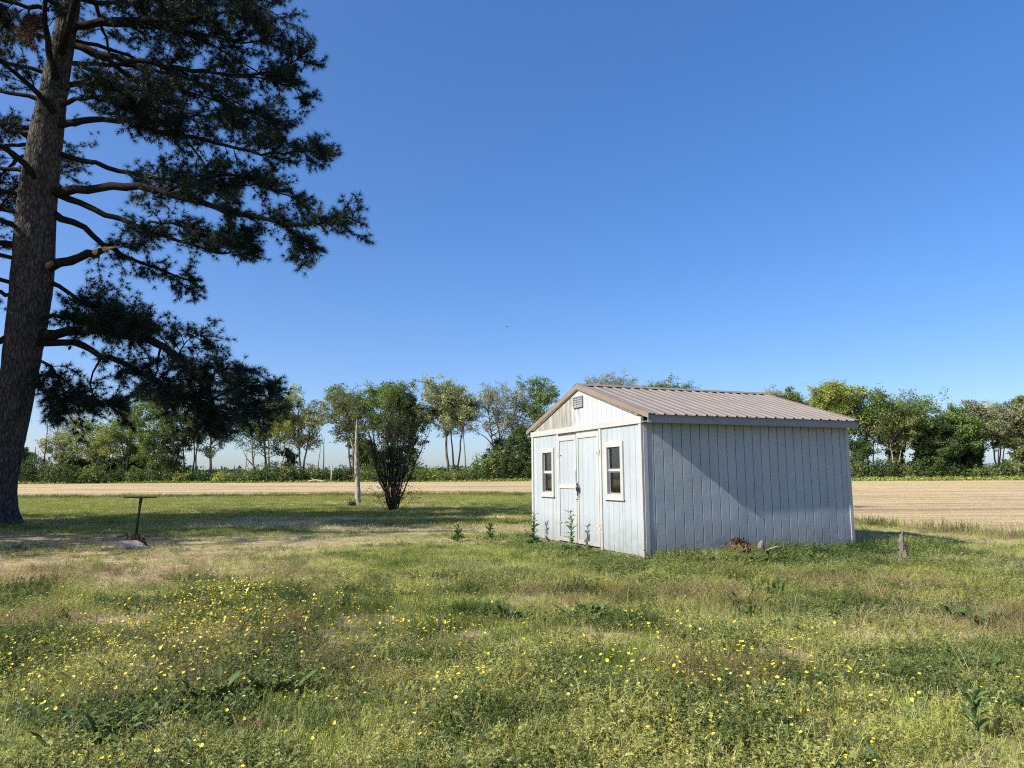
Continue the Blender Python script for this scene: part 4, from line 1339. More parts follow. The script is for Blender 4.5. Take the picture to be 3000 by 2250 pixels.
bg_tree('slender nearly bare tree in the gap before the shed', 1006, 862, 990, 1026, 920, 155, 'grey', .35, nl=8, size=.3, r0=.13)
bg_tree('bare greyish twiggy tree rising from thick undergrowth near the shed', 1090, 828, 1034, 1128, 930, 157, 'grey', .45, nl=26, trunks=3, spread=1.4, size=.32, asc=1.1)
bg_tree('dark bushy tree at the foot of the bare twiggy tree', 1128, 925, 1090, 1165, 1000, 153, 'dark', 1.4, nl=14)
bg_tree('windswept green tree peeking past the front corner of the shed', 1160, 816, 1122, 1214, 930, 157, 'mid', .75, nl=18, size=.4)
bg_tree('nearly bare tree top showing over the shed roof ridge', 1312, 812, 1268, 1352, 880, 157, 'grey', .7, nl=24, size=.3)
bg_tree('thin bare sprig of a tree above the roof ridge', 1342, 818, 1316, 1366, 880, 158, 'grey', .6, nl=20, size=.28)
bg_tree('narrow green tree top above the roof ridge', 1367, 822, 1338, 1398, 880, 158, 'pale', .8, nl=20, size=.3)
bg_tree('low green crown just clearing the roof ridge', 1420, 830, 1380, 1462, 890, 157, 'mid', 1.0, nl=22, size=.34)
bg_tree('bare slim tree beside the far end of the roof ridge', 1664, 833, 1636, 1692, 890, 134, 'grey', .4, nl=18, size=.28, r0=.12)
bg_tree('green tree half hidden by the sloping roof', 1698, 838, 1672, 1728, 920, 133, 'mid', 1.0, nl=12)
bg_tree('round bright yellow-green tree rising over the end of the roof', 1775, 841, 1722, 1838, 950, 132, 'yellow', 1.6, nl=24)
bg_tree('small dark flat tree beside the shed corner', 1856, 948, 1832, 1892, 990, 128, 'dark', .8, nl=10, asc=.4, size=.34)
bg_tree('large spreading green tree with several leaning stems right of the shed corner', 1905, 851, 1838, 1985, 935, 129, 'mid', 1.05, nl=26, trunks=4, spread=1.5)
bg_tree('ivy-clad gnarled tree with pale dead limbs under the spreading tree', 1935, 905, 1895, 1980, 960, 127, 'olive', .7, nl=12, bark='pale_bark', trunks=2, spread=.8)
bg_tree('dense dark green tree like a mound in the field-edge trees', 2022, 908, 1978, 2066, 1005, 128, 'dark', 1.8, nl=22)
bg_tree('tall green tree with straight trunk and layered crown past the dark mound', 2076, 882, 2036, 2118, 960, 129, 'mid', 1.2, nl=18, asc=.5)
bg_tree('pale grey barely leafed tree with several white trunks', 2135, 868, 2092, 2182, 935, 130, 'grey', .75, nl=22, trunks=4, spread=1.6, bark='pale_bark', size=.34)
bg_tree('thinly leaved pale tree behind the white-trunked tree', 2160, 866, 2125, 2190, 945, 136, 'pale', .7, nl=14, trunks=2, spread=1.2, bark='pale_bark', size=.34)
bg_tree('brownish dense tree closing the row of field-edge trees', 2202, 858, 2178, 2240, 975, 128, 'olive', 1.5, nl=20)


# the row goes on behind the shed and past the pine
for (dx, yt, lf, ds, lb) in ((1245, 852, 'mid', .9, 'green tree wholly behind the shed front gable'), (1500, 862, 'olive', .9, 'olive tree wholly behind the shed roof'),
                             (1560, 858, 'mid', 1.0, 'full green tree wholly behind the shed roof'), (1612, 868, 'dark', 1.0, 'dark tree wholly behind the shed roof'),
                             (-40, 880, 'mid', .9, 'green tree hidden by the pine trunk'), (-130, 865, 'pale', .8, 'pale tree past the pine, out of sight'), (-230, 872, 'olive', .9, 'olive tree past the pine, out of sight')):
    bg_tree(lb, dx, yt, dx - 42, dx + 42, 960, 157 if dx < 1400 else 142, lf, ds, nl=16)

# slim understory trees standing between them
US = ('slim dark sapling among the hedge trees', 'slim olive sapling among the hedge trees', 'slim fresh green sapling among the hedge trees')
for q in range(34):
    left = q < 27
    dx = R.uniform(40, 1150) if left else R.uniform(1830, 2215)
    Y = R.uniform(156, 166) if left else R.uniform(128, 138)
    if 415 < dx < 585 or 640 < dx < 700 or 920 < dx < 1030: continue
    p = pix(dx, 1040, Y); g = gzf(p.x, Y); kd = int(R.integers(3))
    hh = R.uniform(5.0, 11.0) if left else R.uniform(4.0, 8.0)
    bl_tree('sapling', US[kd], (p.x, Y, g), hh, hh * R.uniform(.35, .55), hh * .35, ('dark', 'olive', 'mid')[kd], .9, nl=8, size=.36, group='saplings in the hedgerow')


# dead standing snags in the hedgerow
def snag_tree(label, dx, ytop, Y, w, forks=(), lean=0.0):
    p = pix(dx, 1040, Y); g = gzf(p.x, Y)
    H = pix(dx, ytop, Y).z - g
    root = empty('dead_tree', (p.x, Y, g)); tag(root, label, 'dead tree', 'dead snags along the field edge')
    z = np.linspace(-.2, H, 9)
    P = np.stack([lean * z + np.cumsum(R.normal(0, .06, 9)), np.cumsum(R.normal(0, .05, 9)), z], 1)
    MB().tube(P, np.linspace(w, w * .35, 9), 7, True, .15).build('trunk', MAT['tree_bark'], root, True)
    for (t, dx_, dz_) in forks:
        i0 = int(t * 8); q = P[i0]
        MB().tube([q, q + [dx_ * .5, 0, dz_ * .35], q + [dx_, .1, dz_]], [w * .6, w * .45, w * .2], 5, True, .1).build('branch', MAT['tree_bark'], root, True)


snag_tree('tall forked dead snag standing clear against the sky by the pine trunk', 92, 916, 155, .22, ((.55, -1.3, 1.8), (.75, .6, 1.0)))
snag_tree('short broken snag beside the forked dead snag', 70, 966, 155, .2)
snag_tree('leaning dead trunk with bare forked limbs', 552, 945, 154, .26, ((.45, -3.0, 4.5), (.6, .4, 2.6)), -.12)
snag_tree('crooked thin dead stem by the leaning trunk', 527, 975, 154, .14, ((.6, .6, 1.0),), .02)
snag_tree('low dead stump fork in the sky gap', 505, 1005, 153, .2, ((.5, .9, .9),))
snag_tree('upright dead pole beside the isolated airy tree', 697, 945, 155, .16, ((.9, -1.6, -.6),))
snag_tree('curved dead stem beside the dead pole', 684, 965, 155, .13, (), .06)
snag_tree('short dead stub in front of the two pale trunks', 636, 980, 155, .12)


# bushes of the hedge
def bush(label, dx, ytop, wpx, Y, leaf, dens=1.0, group='bushes of the hedgerow'):
    p = pix(dx, 1040, Y); g = gzf(p.x, Y)
    H = max(0.8, pix(dx, ytop, Y).z - g); W = (pix(dx + wpx, ytop, Y) - pix(dx, ytop, Y)).length
    root = empty('bush', (p.x, Y, g)); tag(root, label, 'bush', group)
    n = int(46 * dens + W * H * 3.2)
    C = []
    while len(C) < n:
        q = R.uniform(-1, 1, 3)
        if 0.25 < (q ** 2).sum() < 1: C.append(q)
    C = np.array(C)
    lump = 1 + 0.28 * np.sin(C[:, :1] * 5 + R.uniform(0, 6)) + R.normal(0, .08, (n, 1))
    C = C * np.array([W * .5, min(W * .5, 2.2), H * .52]) * lump + np.array([0, 0, H * .46])
    C[:, 2] = np.maximum(C[:, 2], 0.1)
    st = MB()
    for _ in range(6):
        e = C[R.integers(n)]
        st.tube([(e[0] * .15, e[1] * .15, -.1), (e[0] * .5, e[1] * .5, e[2] * .6), e], [.06, .04, .015], 4, False)
    st.build('stems', MAT['tree_bark'], root)
    V, F, ti = leaf_cloud(C, 13, .34, .36, .8)
    obj('foliage', tri_mesh('foliage', V, F, MAT['leaf_' + leaf], ti), None, root)


BL = {'dark': 'dark green rounded bush by the ', 'olive': 'olive brown bush by the ', 'mid': 'fresh green bush by the ', 'yellow': 'yellow-green low bush by the '}
blist = [(45, 985, 50, 'dark'), (80, 982, 55, 'dark'), (118, 990, 50, 'olive'), (150, 1000, 50, 'dark'), (185, 1005, 45, 'mid'), (215, 1000, 50, 'olive'), (250, 1010, 45, 'dark'),
         (290, 1012, 46, 'mid'), (335, 1015, 50, 'dark'), (372, 1000, 40, 'olive'), (395, 1016, 44, 'yellow'), (440, 1018, 48, 'dark'), (478, 1022, 50, 'yellow'), (515, 1022, 44, 'mid'),
         (548, 1012, 50, 'mid'), (580, 998, 56, 'dark'), (612, 1000, 50, 'olive'), (645, 1004, 56, 'dark'), (680, 1006, 52, 'olive'), (712, 1012, 50, 'dark'), (742, 1006, 46, 'dark'),
         (785, 1008, 48, 'mid'), (820, 1010, 50, 'olive'), (860, 1008, 52, 'dark'), (900, 1006, 46, 'mid'), (925, 1012, 46, 'yellow'), (965, 1018, 56, 'mid'), (1000, 1012, 44, 'olive'),
         (1040, 985, 60, 'mid'), (1075, 965, 66, 'olive'), (1112, 975, 60, 'dark'), (1142, 990, 56, 'dark')]
def bush_label(lf, dx):
    return BL[lf] + min(TREES, key=lambda q: abs(q[0] - dx))[1]


for (dx, yt, w_, lf) in blist: bush(bush_label(lf, dx), dx, yt, w_, 153 + R.uniform(-1, 1.5), lf)
blist = [(1815, 985, 50, 'dark'), (1845, 1000, 50, 'olive'), (1885, 990, 52, 'dark'), (1922, 1000, 50, 'dark'), (1955, 1002, 54, 'olive'), (1990, 995, 56, 'dark'), (2028, 992, 58, 'dark'),
         (2062, 1002, 46, 'dark'), (2100, 1006, 52, 'mid'), (2135, 1008, 50, 'olive'), (2170, 1000, 50, 'dark'), (2205, 992, 54, 'olive'), (2240, 990, 60, 'dark')]
for (dx, yt, w_, lf) in blist: bush(bush_label(lf, dx), dx, yt, w_, 125.5 + R.uniform(-1, 1.2), lf)

# low green verge along the far field edge and the far wood behind
x = np.concatenate([R.uniform(-120, 48, 5200), R.uniform(40, 105, 3000)])
y = field_far(x) + R.uniform(-0.5, 3.5, len(x)) ** 1.0
C = np.stack([x, y, gz(x, y) + R.uniform(0.05, 0.5, len(x)) * sstep(-1, 3, y - field_far(x))], 1)
V, F, ti = leaf_cloud(C, 5, .35, .42, .4)
o = obj('verge_growth', tri_mesh('verge_growth', V, F, MAT['leaf_yellow'], ti))
tag(o, 'low bright green growth along the far edge of the field', 'undergrowth', kind='stuff')
C = []
for q in range(900):
    xx = R.uniform(-520, 560); yy = R.uniform(520, 640)
    hh = (4 + 9 * vnoise(xx * .013, 0.5, 9) ** 2) * R.uniform(0.7, 1.1)
    for _ in range(9): C.append((xx + R.normal(0, 3), yy + R.normal(0, 3), R.uniform(0.3, hh)))
V, F, ti = leaf_cloud(np.array(C), 10, 2.0, 2.6, .7)
o = obj('distant_woods', tri_mesh('distant_woods', V, F, MAT['leaf_dark'], ti))
tag(o, 'distant hazy strip of woods seen through the gaps in the trees', 'woods', kind='stuff')

# ------------------------------------------------------------------ grey dead trunk and multi-stemmed shrub on the lawn
sx, sy = -9.1, 41.9
sn = empty('tree_snag', (sx, sy, gzf(sx, sy)))
tag(sn, 'grey barkless dead trunk broken to a point on the far lawn', 'dead tree')
H = 4.95; z = np.linspace(-.15, H, 34)
P = np.stack([0.02 * np.sin(z * 1.5) - 0.035 * z + 0.06, 0.03 * np.cos(z), z], 1)
rd = np.interp(z, [-.2, 0, .3, 1.5, 2.9, 3.3, 4.2, 4.95], [.28, .23, .175, .145, .125, .10, .06, .010])
rd = rd * (1 + R.normal(0, .05, 34))
MB().tube(P, rd, 14, True, .10).build('trunk', MAT['snag'], sn, True)
MB().tube([(-.04, -.06, 2.62), (-.02, -.12, 2.72), (-.02, -.14, 2.85), (-.04, -.08, 3.0)], [.05, .055, .045, .02], 7).build('knot', MAT['dark_wood'], sn, True)
MB().tube([(-.12, -.05, 2.9), (-.30, -.08, 3.35), (-.42, -.05, 3.7)], [.06, .045, .01], 6, True, .1).build('split_limb', MAT['snag'], sn, True)
MB().tube([(.0, -.12, 1.75), (-.32, -.2, 1.55), (-.48, -.2, 1.68)], [.03, .022, .006], 5).build('branch', MAT['snag'], sn, True)
V, F, ti = leaf_cloud(np.array([(.02, -.2, 2.75), (.05, -.2, 1.95), (-.02, -.22, 2.2)]), 34, .10, .07, 1.5)
obj('vine', tri_mesh('vine', V, F, MAT['leaf_dark'], ti), None, sn)
MB().tube([(-.22, -.1, -.05), (-.34, -.12, .14), (-.44, -.15, .10), (-.6, -.2, -.04)], [.10, .09, .06, .02], 6, True, .15).build('root', MAT['snag'], sn, True)

hx, hy = -5.5, 33.0
sh = empty('shrub', (hx, hy, gzf(hx, hy)))
tag(sh, 'bushy multi-stemmed shrub fanning up from one foot on the lawn', 'shrub')
cen, red = [], []
for q in range(30):
    az = R.uniform(0, 2 * math.pi); out = R.uniform(0.10, 1.18) if q > 3 else 1.2
    Hs = R.uniform(3.6, 5.2) * (1 - 0.10 * out)
    d = np.array([math.cos(az), math.sin(az) * .9, 0])
    if q in (0, 1): d = np.array([-1 if q == 0 else 1, .15, 0]); out = 1.4
    b0 = d * R.uniform(.03, .16)
    P = catmull([b0 + [0, 0, -.1], b0 + d * out * .22 + [0, 0, Hs * .2], b0 + d * out * .62 + [0, 0, Hs * .52], b0 + d * out * .95 + [0, 0, Hs * .8], b0 + d * out * 1.08 + [0, 0, Hs]], 13)
    P[2:] += R.normal(0, .035, (11, 3))
    m = MB(); m.tube(P, np.linspace(.050 if q < 14 else .034, .008, 13) * R.uniform(.8, 1.2), 6)
    for s in range(16):
        t = R.uniform(.36, 1); f = t * 12; i0 = min(int(f), 11); p = P[i0]
        e = p + np.array([R.normal(0, .24), R.normal(0, .24), R.uniform(.10, .6)])
        m.tube([p, (p + e) / 2 + R.normal(0, .03, 3), e], [.011, .008, .004], 3, False)
        if R.uniform() < (0.62 if t < .66 else 0.25): cen += [e, (p + e) / 2]
    m.build('stem', MAT['limb_bark'] if q % 3 else MAT['tree_bark'], sh, True)
for q in range(70): red.append((R.normal(0, .55), R.normal(0, .5), R.uniform(.35, 1.15)))
V, F, ti = leaf_cloud(np.array(cen), 9, .12, .085, .9)
obj('foliage', tri_mesh('foliage', V, F, MAT['leaf_shrub'], ti), None, sh)
V, F, ti = leaf_cloud(np.array(red), 9, .10, .08, .9)
o = obj('sucker_leaves', tri_mesh('sucker_leaves', V, F, MAT['leaf_red'], ti), None, sh); o['label'] = 'reddish young leaves low on the stems'
suck = MB()
for e in red[::3]: suck.tube([(e[0] * .3, e[1] * .3, 0), (e[0] * .7, e[1] * .7, e[2] * .6), e], [.012, .009, .004], 3, False)
suck.build('suckers', MAT['limb_bark'], sh)


# ------------------------------------------------------------------ T-shaped iron stand, stump, stone
def lump(W, D, H, n=9, k=18, rough=.25, seed=0, top=0.55):
    """irregular rounded mass"""
    r = np.random.default_rng(seed); V = []; F = []
    for i in range(n):
        t = i / (n - 1)
        rr_ = (1 - t) ** 0.5 * (1 - top * t) if i < n - 1 else 0.02
        for j in range(k):
            a = j * 2 * math.pi / k
            q = 1 + r.uniform(-rough, rough)
            V.append((W * .5 * rr_ * math.cos(a) * q, D * .5 * rr_ * math.sin(a) * q, -0.04 + (H + .04) * t * (1 + r.uniform(-rough, rough) * .5)))
    for i in range(n - 1):
        for j in range(k):
            F.append((i * k + j, i * k + (j + 1) % k, (i + 1) * k + (j + 1) % k, (i + 1) * k + j))
    F.append(tuple((n - 1) * k + j for j in range(k)))
    return MB().add(V, F)


tx, ty = -9.75, 18.7
T = empty('iron_stand', (tx, ty, gzf(tx, ty)))
tag(T, 'black iron T-shaped stand leaning slightly on the lawn beside the pine', 'stand')
MB().tube([(0, 0, -.1), (.035, 0, .5), (.08, 0, 1.0)], [.032, .032, .032], 10).build('post', MAT['black_iron'], T, True)
MB().tube([(.07, 0, .88), (.08, 0, 1.0)], .040, 10).build('collar', MAT['black_iron'], T, True)
MB().add([(q[0] + dx_, q[1] + dy_, q[2] + dz_) for q in ((-.35, 0, 1.005), (.46, 0, 1.0)) for dx_, dy_, dz_ in ((0, -.05, 0), (0, .05, 0), (0, .05, .045), (0, -.05, .045))],
         [(0, 1, 2, 3), (7, 6, 5, 4), (0, 4, 5, 1), (1, 5, 6, 2), (2, 6, 7, 3), (3, 7, 4, 0)]).build('crossbar', MAT['black_iron'], T)
MB().box(-.50, .50, .02, .06, .015, .05).build('foot_bar', MAT['black_iron'], T)
ux, uy = -8.42, 16.15
st = lump(.62, .5, .26, rough=.30, seed=3, top=.35).build('rotten_stump', MAT['rot'], None, False, loc=(ux, uy, gzf(ux, uy)))
tag(st, 'crumbled reddish rotten stump beside the iron stand', 'stump')
for q in range(7):
    a = R.uniform(0, 6.28)
    MB().tube([(.2 * math.cos(a), .16 * math.sin(a), .05), (.22 * math.cos(a), .18 * math.sin(a), R.uniform(.2, .33))], [.05, .015], 5, True, .3).build('splinter', MAT['rot'], st)
m = MB()
P = [(-.30, -.12), (-.1, -.2), (.16, -.19), (.36, -.10), (.24, .05), (.05, .15), (-.16, .13), (-.3, .02)]
m.add([(a, b, .02) for a, b in P] + [(a * .95, b * .9, .12 + .10 * (.3 - abs(a))) for a, b in P], [tuple(range(7, -1, -1)), tuple(range(8, 16))] + [(i, (i + 1) % 8, 8 + (i + 1) % 8, 8 + i) for i in range(8)])
so = m.build('slab_stone', MAT['stone'], None, False, loc=(ux + .12, uy - .38, gzf(ux + .12, uy - .38)), rot=(.25, .12, .1))
tag(so, 'flat pale stone slab lying against the rotten stump', 'stone')
# things along the shed side
p_ = S_N[:2] + S_a * 1.72 - S_b * .36
hp = lump(.78, .45, .33, 10, 22, .30, 8, .25).build('rotten_stump', MAT['rot'], None, False, loc=(p_[0], p_[1], gzf(*p_)))
tag(hp, 'heaped crumbling red-brown rotten stump against the shed side wall', 'stump')
for q in range(90):
    a = R.uniform(0, 6.28); rr_ = R.uniform(.05, .40); c = np.array([rr_ * math.cos(a), rr_ * .6 * math.sin(a), .36 * (1 - (rr_ / .45) ** 2) + .0])
    d = R.normal(0, 1, 3) * .035
    MB().add([c - d, c + R.normal(0, .02, 3), c + d, c + R.normal(0, .02, 3)], [(0, 1, 2, 3), (0, 3, 1)]).build('wood_flake', MAT['rot'], hp)
p_ = S_N[:2] + S_a * 2.05 - S_b * .50
pw_ = MB().tube([(0, 0, -.05), (.01, 0, .12), (.03, 0, .26), (.06, .01, .33)], [.075, .065, .06, .02], 9, True, .28).build('wood_post_stub', MAT['old_wood'], None, False, loc=(p_[0], p_[1], gzf(*p_)))
tag(pw_, 'short bleached broken post stub beside the heaped rotten stump', 'post stub')
p_ = S_N[:2] + S_a * 2.45 - S_b * .45
th_ = np.linspace(.15, math.pi - .1, 9)
ar = MB().tube([(.22 * math.cos(t), 0.03 * math.sin(3 * t), .21 * math.sin(t)) for t in th_], .026, 7, True, .2).build('curved_root', MAT['pale_wood'], None, True, loc=(p_[0], p_[1], gzf(*p_)), rot=(0, 0, YAW))
tag(ar, 'arched pale root piece on the ground near the post stub', 'root')
# jagged stake to the right of the shed
qx, qy = 6.85, 12.72
z = np.linspace(-.08, .52, 12)
P = np.stack([.018 * np.sin(z * 14) - .05 * z + R.normal(0, .008, 12), .01 * np.cos(z * 8), z], 1)
sk = empty('stake_stump', (qx, qy, gzf(qx, qy))); tag(sk, 'thin jagged grey stump of a dead sapling in the weeds past the shed', 'stump')
MB().tube(P, np.interp(z, [-.1, .05, .2, .36, .45, .52], [.11, .07, .05, .045, .03, .008]), 9, True, .28).build('trunk', MAT['old_wood'], sk, False)
lump(.34, .26, .10, 5, 12, .3, 5).build('rotten_foot', MAT['rot'], sk)
MB().tube([(.05, .0, .0), (.065, .01, .22), (.05, .0, .34)], [.035, .028, .006], 6, True, .3).build('splinter', MAT['old_wood'], sk)
MB().tube([(-.06, .0, .0), (-.07, -.01, .14), (-.05, .0, .23)], [.03, .024, .006], 6, True, .3).build('splinter', MAT['old_wood'], sk)
# white pipe end behind the shed corner
p_ = S_N[:2] + S_b * (S_W + .12) + S_a * .15
pp = MB().tube([(.25, 0, .36), (-.09, 0, .38)], .036, 10).tube([(-.06, 0, .38), (-.10, 0, .382)], .046, 10).tube([(.2, 0, .36), (.2, 0, -.1)], .036, 10).build('white_pipe', MAT['white_pipe'], None, True, loc=(p_[0], p_[1], 0), rot=(0, 0, YAW))
tag(pp, 'white plastic pipe end sticking out past the shed front corner', 'pipe')


# ------------------------------------------------------------------ broad-leaved plants
def leaf_mesh(L, W, arch, fold=.25, wavy=.12, seg=7, lobes=0, seed=0):
    r = np.random.default_rng(seed); V = []; F = []
    for i in range(seg + 1):
        t = i / seg
        w = W * .5 * (math.sin(math.pi * min(1, (t * .92 + .06))) ** .75) * (1 - .15 * t) + .002
        if lobes: w *= 0.45 + 0.75 * (i % 2)
        x_ = L * t * (1 - .12 * arch * t); z_ = L * (0.85 * t - arch * .8 * t * t)
        wz = w * fold + r.normal(0, wavy) * w
        wz2 = w * fold + r.normal(0, wavy) * w
        V += [(x_, -w, z_ + wz), (x_, 0, z_), (x_, w, z_ + wz2)]
    for i in range(seg):
        a = i * 3
        F += [(a, a + 3, a + 4, a + 1), (a + 1, a + 4, a + 5, a + 2)]
    return MB().add(V, F).mesh('leaf')


DL = [leaf_mesh(.185, .058, a, seed=i) for i, a in enumerate((.25, .45, .65, .85))]
for m_ in DL:
    m_.materials.append(MAT['dock']); m_.polygons.foreach_set('use_smooth', [True] * len(m_.polygons))
WL = [leaf_mesh(.11, .028, a, seed=20 + i) for i, a in enumerate((.3, .6))]
for m_ in WL: m_.materials.append(MAT['thistle'])
TL = [leaf_mesh(.17, .085, a, lobes=1, seg=9, wavy=.35, seed=30 + i) for i, a in enumerate((.35, .6, .8))]
for m_ in TL: m_.materials.append(MAT['thistle'])


def dock(x, y, n, s, label, group='broad-leaved dock plants in the lawn', wide=1.0):
    root = empty('dock_plant', (x, y, gzf(x, y)), R.uniform(0, 6)); tag(root, label, 'dock plant', group)
    for q in range(int(n * 2.3)):
        az = q * 2.4 + R.normal(0, .3); el = R.uniform(-.30, .35) if q % 3 else R.uniform(-.65, -.1)
        rr_ = abs(R.normal(0, .10)) * wide * s
        o_ = obj('leaf', DL[R.integers(4)], None, root, loc=(rr_ * math.cos(az), rr_ * math.sin(az), 0.02),
                 rot=(R.normal(0, .25), el, az), scale=s * R.uniform(.55, 1.05))
    return root


GD = 'dark green broad-leaved dock clump growing in the lawn weeds'
for (dx, dy, n, s) in ((1090, 1338, 16, 1.05), (1272, 1338, 16, 1.0), (1060, 1330, 8, .8), (2060, 1338, 14, .95), (2110, 1348, 14, .95), (2160, 1335, 8, .7), (1640, 1290, 13, .9), (1600, 1310, 12, .9),
                       (1680, 1285, 9, .8), (1820, 1315, 9, .8), (1620, 1338, 8, .8), (1690, 1268, 9, .8), (1650, 1255, 9, .8), (1850, 1275, 9, .8), (1920, 1270, 9, .7), (1350, 1245, 9, .7), (1440, 1262, 9, .7),
                       (880, 1292, 6, .6), (300, 1330, 9, .7), (150, 1345, 9, .7), (1150, 1345, 8, .6), (1700, 1360, 9, .7), (2140, 1450, 6, .7), (240, 1470, 7, .8), (950, 1250, 6, .5)):
    p = pix(dx, dy, 10); t = CAM_H / (CAM_H - p.z); x_, y_ = p.x * t, 10 * t
    dock(x_, y_, n, s, GD, wide=1.4)
dock(-2.05, 5.05, 20, 1.0, 'large dense dock clump with tall grass growing through it', wide=2.6)
dock(-1.72, 5.15, 18, .95, 'dock clump crowding beside the largest dock clump', wide=2.4)
dock(-2.35, 4.35, 14, .9, 'dock clump on worn ground before the largest dock clump', wide=2.0)
for q in range(26):
    s_ = 0.6 + q * .17 + R.normal(0, .08)
    p_ = S_N[:2] + S_a * s_ - S_b * (R.uniform(.35, .95) + (.25 if 1.3 < s_ < 2.4 else 0))
    dock(p_[0], p_[1], 10, R.uniform(.7, 1.1), 'leafy dock plant growing along the shed side wall', 'dock plants along the shed wall', 1.3)
for q in range(9):
    p_ = S_N[:2] - S_a * R.uniform(.2, .7) + S_b * (0.2 + q * .28)
    dock(p_[0], p_[1], 7, R.uniform(.45, .7), 'low leafy dock plant at the shed front', 'dock plants at the shed front', 1.3)


def thistle(x, y, h, label, ros=8):
    root = empty('thistle', (x, y, gzf(x, y)), R.uniform(0, 6)); tag(root, label, 'thistle')
    P = [(0, 0, -.05), (.01, .01, h * .4), (-.015, .02, h * .75), (.01, .01, h)]
    MB().tube(catmull(P, 8), np.linspace(.012, .006, 8), 6).build('stem', MAT['stalk'], root, True)
    for q in range(20):
        t = (q + .5) / 20; az = q * 2.4
        obj('leaf', TL[q % 3], None, root, loc=(0, 0, h * (.06 + .94 * t)), rot=(R.normal(0, .3), R.uniform(-.4, .2), az), scale=R.uniform(.9, 1.3) * (1 - .35 * t))
    for q in range(ros):
        obj('leaf', TL[q % 3], None, root, loc=(0, 0, .01), rot=(R.normal(0, .2), R.uniform(-.1, .3), q * 0.8 + R.normal(0, .2)), scale=R.uniform(1.0, 1.5))


p_ = S_N[:2] - S_a * .42 + S_b * 2.02
thistle(p_[0], p_[1], .80, 'tall spiny thistle before the closed double doors')
p_ = S_N[:2] - S_a * .35 + S_b * 3.98
thistle(p_[0], p_[1], .68, 'spiny thistle below the window farther from the corner with dark side wall', 14)
p_ = S_N[:2] - S_a * .55 + S_b * 3.5
thistle(p_[0], p_[1], .2, 'low bushy thistle rosette between the two tall thistles', 16)
p_ = S_N[:2] - S_a * .9 + S_b * 5.3
thistle(p_[0], p_[1], .4, 'dark thistle in the shade off the front corner of the shed', 14)
p_ = S_N[:2] - S_a * 1.6 + S_b * 5.6
thistle(p_[0], p_[1], .35, 'small thistle in the grass away from the shed front', 12)
# leafy weed stalk near the camera
wx, wy = 2.62, 4.25
wd_ = empty('weed_stalk', (wx, wy, gzf(wx, wy))); tag(wd_, 'upright leafy weed stalk with narrow drooping leaves', 'weed')
MB().tube([(0, 0, -.03), (.01, .0, .12), (-.005, .01, .27)], [.006, .005, .003], 6).build('stem', MAT['stalk'], wd_, True)
for q in range(18): obj('leaf', WL[q % 2], None, wd_, loc=(0, 0, .04 + .23 * q / 18), rot=(R.normal(0, .2), R.uniform(-.6, .1), q * 2.4), scale=R.uniform(.8, 1.2))
# dark grass clump on the far lawn by the dead trunk
p = pix(760, 1094, 10); t = CAM_H / (CAM_H - p.z); x_, y_ = p.x * t, 10 * t
cl_ = obj('daffodil_clump', blades(60, .22, .3, .6, .03, .5, 3, seed=99), None, None, loc=(x_, y_, gzf(x_, y_)))
md_ = leafy('clump_leaf', [(0.0, (0.020, 0.045, 0.018)), (1.0, (0.05, 0.09, 0.03))], .2); cl_.data.materials.clear(); cl_.data.materials.append(md_)
tag(cl_, 'dark green strappy-leaved clump on the lawn before the dead trunk', 'plant')


# ------------------------------------------------------------------ buttercups
def flower_mesh():
    m = MB()
    for k in range(5):
        a = k * 2 * math.pi / 5; d = np.array([math.cos(a), math.sin(a), 0]); s = np.array([-d[1], d[0], 0])
        m.add([(0, 0, 0), d * .007 - s * .0065 + [0, 0, .003], d * .0145 - s * .0055 + [0, 0, .008], d * .0155 + s * .0055 + [0, 0, .008], d * .007 + s * .0065 + [0, 0, .003]], [(0, 1, 2, 3, 4)])
    m.tube([(0, 0, 0), (0, 0, .004)], .0035, 6)
    return m.mesh('flower', MAT['petal'])


def stem_mesh(h, seed):
    r = np.random.default_rng(seed); m = MB()
    m.tube([(0, 0, -.02), (.2 * h * r.normal(0, .3), .2 * h * r.normal(0, .3), h * .5), (0, 0, h)], [.0022, .0018, .0014], 4)
    for q in range(7):
        z = h * r.uniform(.05, .7); az = r.uniform(0, 6.28); d = unit([math.cos(az), math.sin(az), .35]); s = np.array([-d[1], d[0], 0]); L = r.uniform(.03, .055)
        m.add([(0, 0, z), d * L * .6 + s * L * .28 + [0, 0, z], d * L + [0, 0, z], d * L * .6 - s * L * .28 + [0, 0, z]], [(0, 1, 2, 3)])
    return m.mesh('stem', MAT['thistle'])


FM = flower_mesh(); SH = [(h, stem_mesh(h, 400 + i)) for i, h in enumerate((.09, .12, .15, .18))]
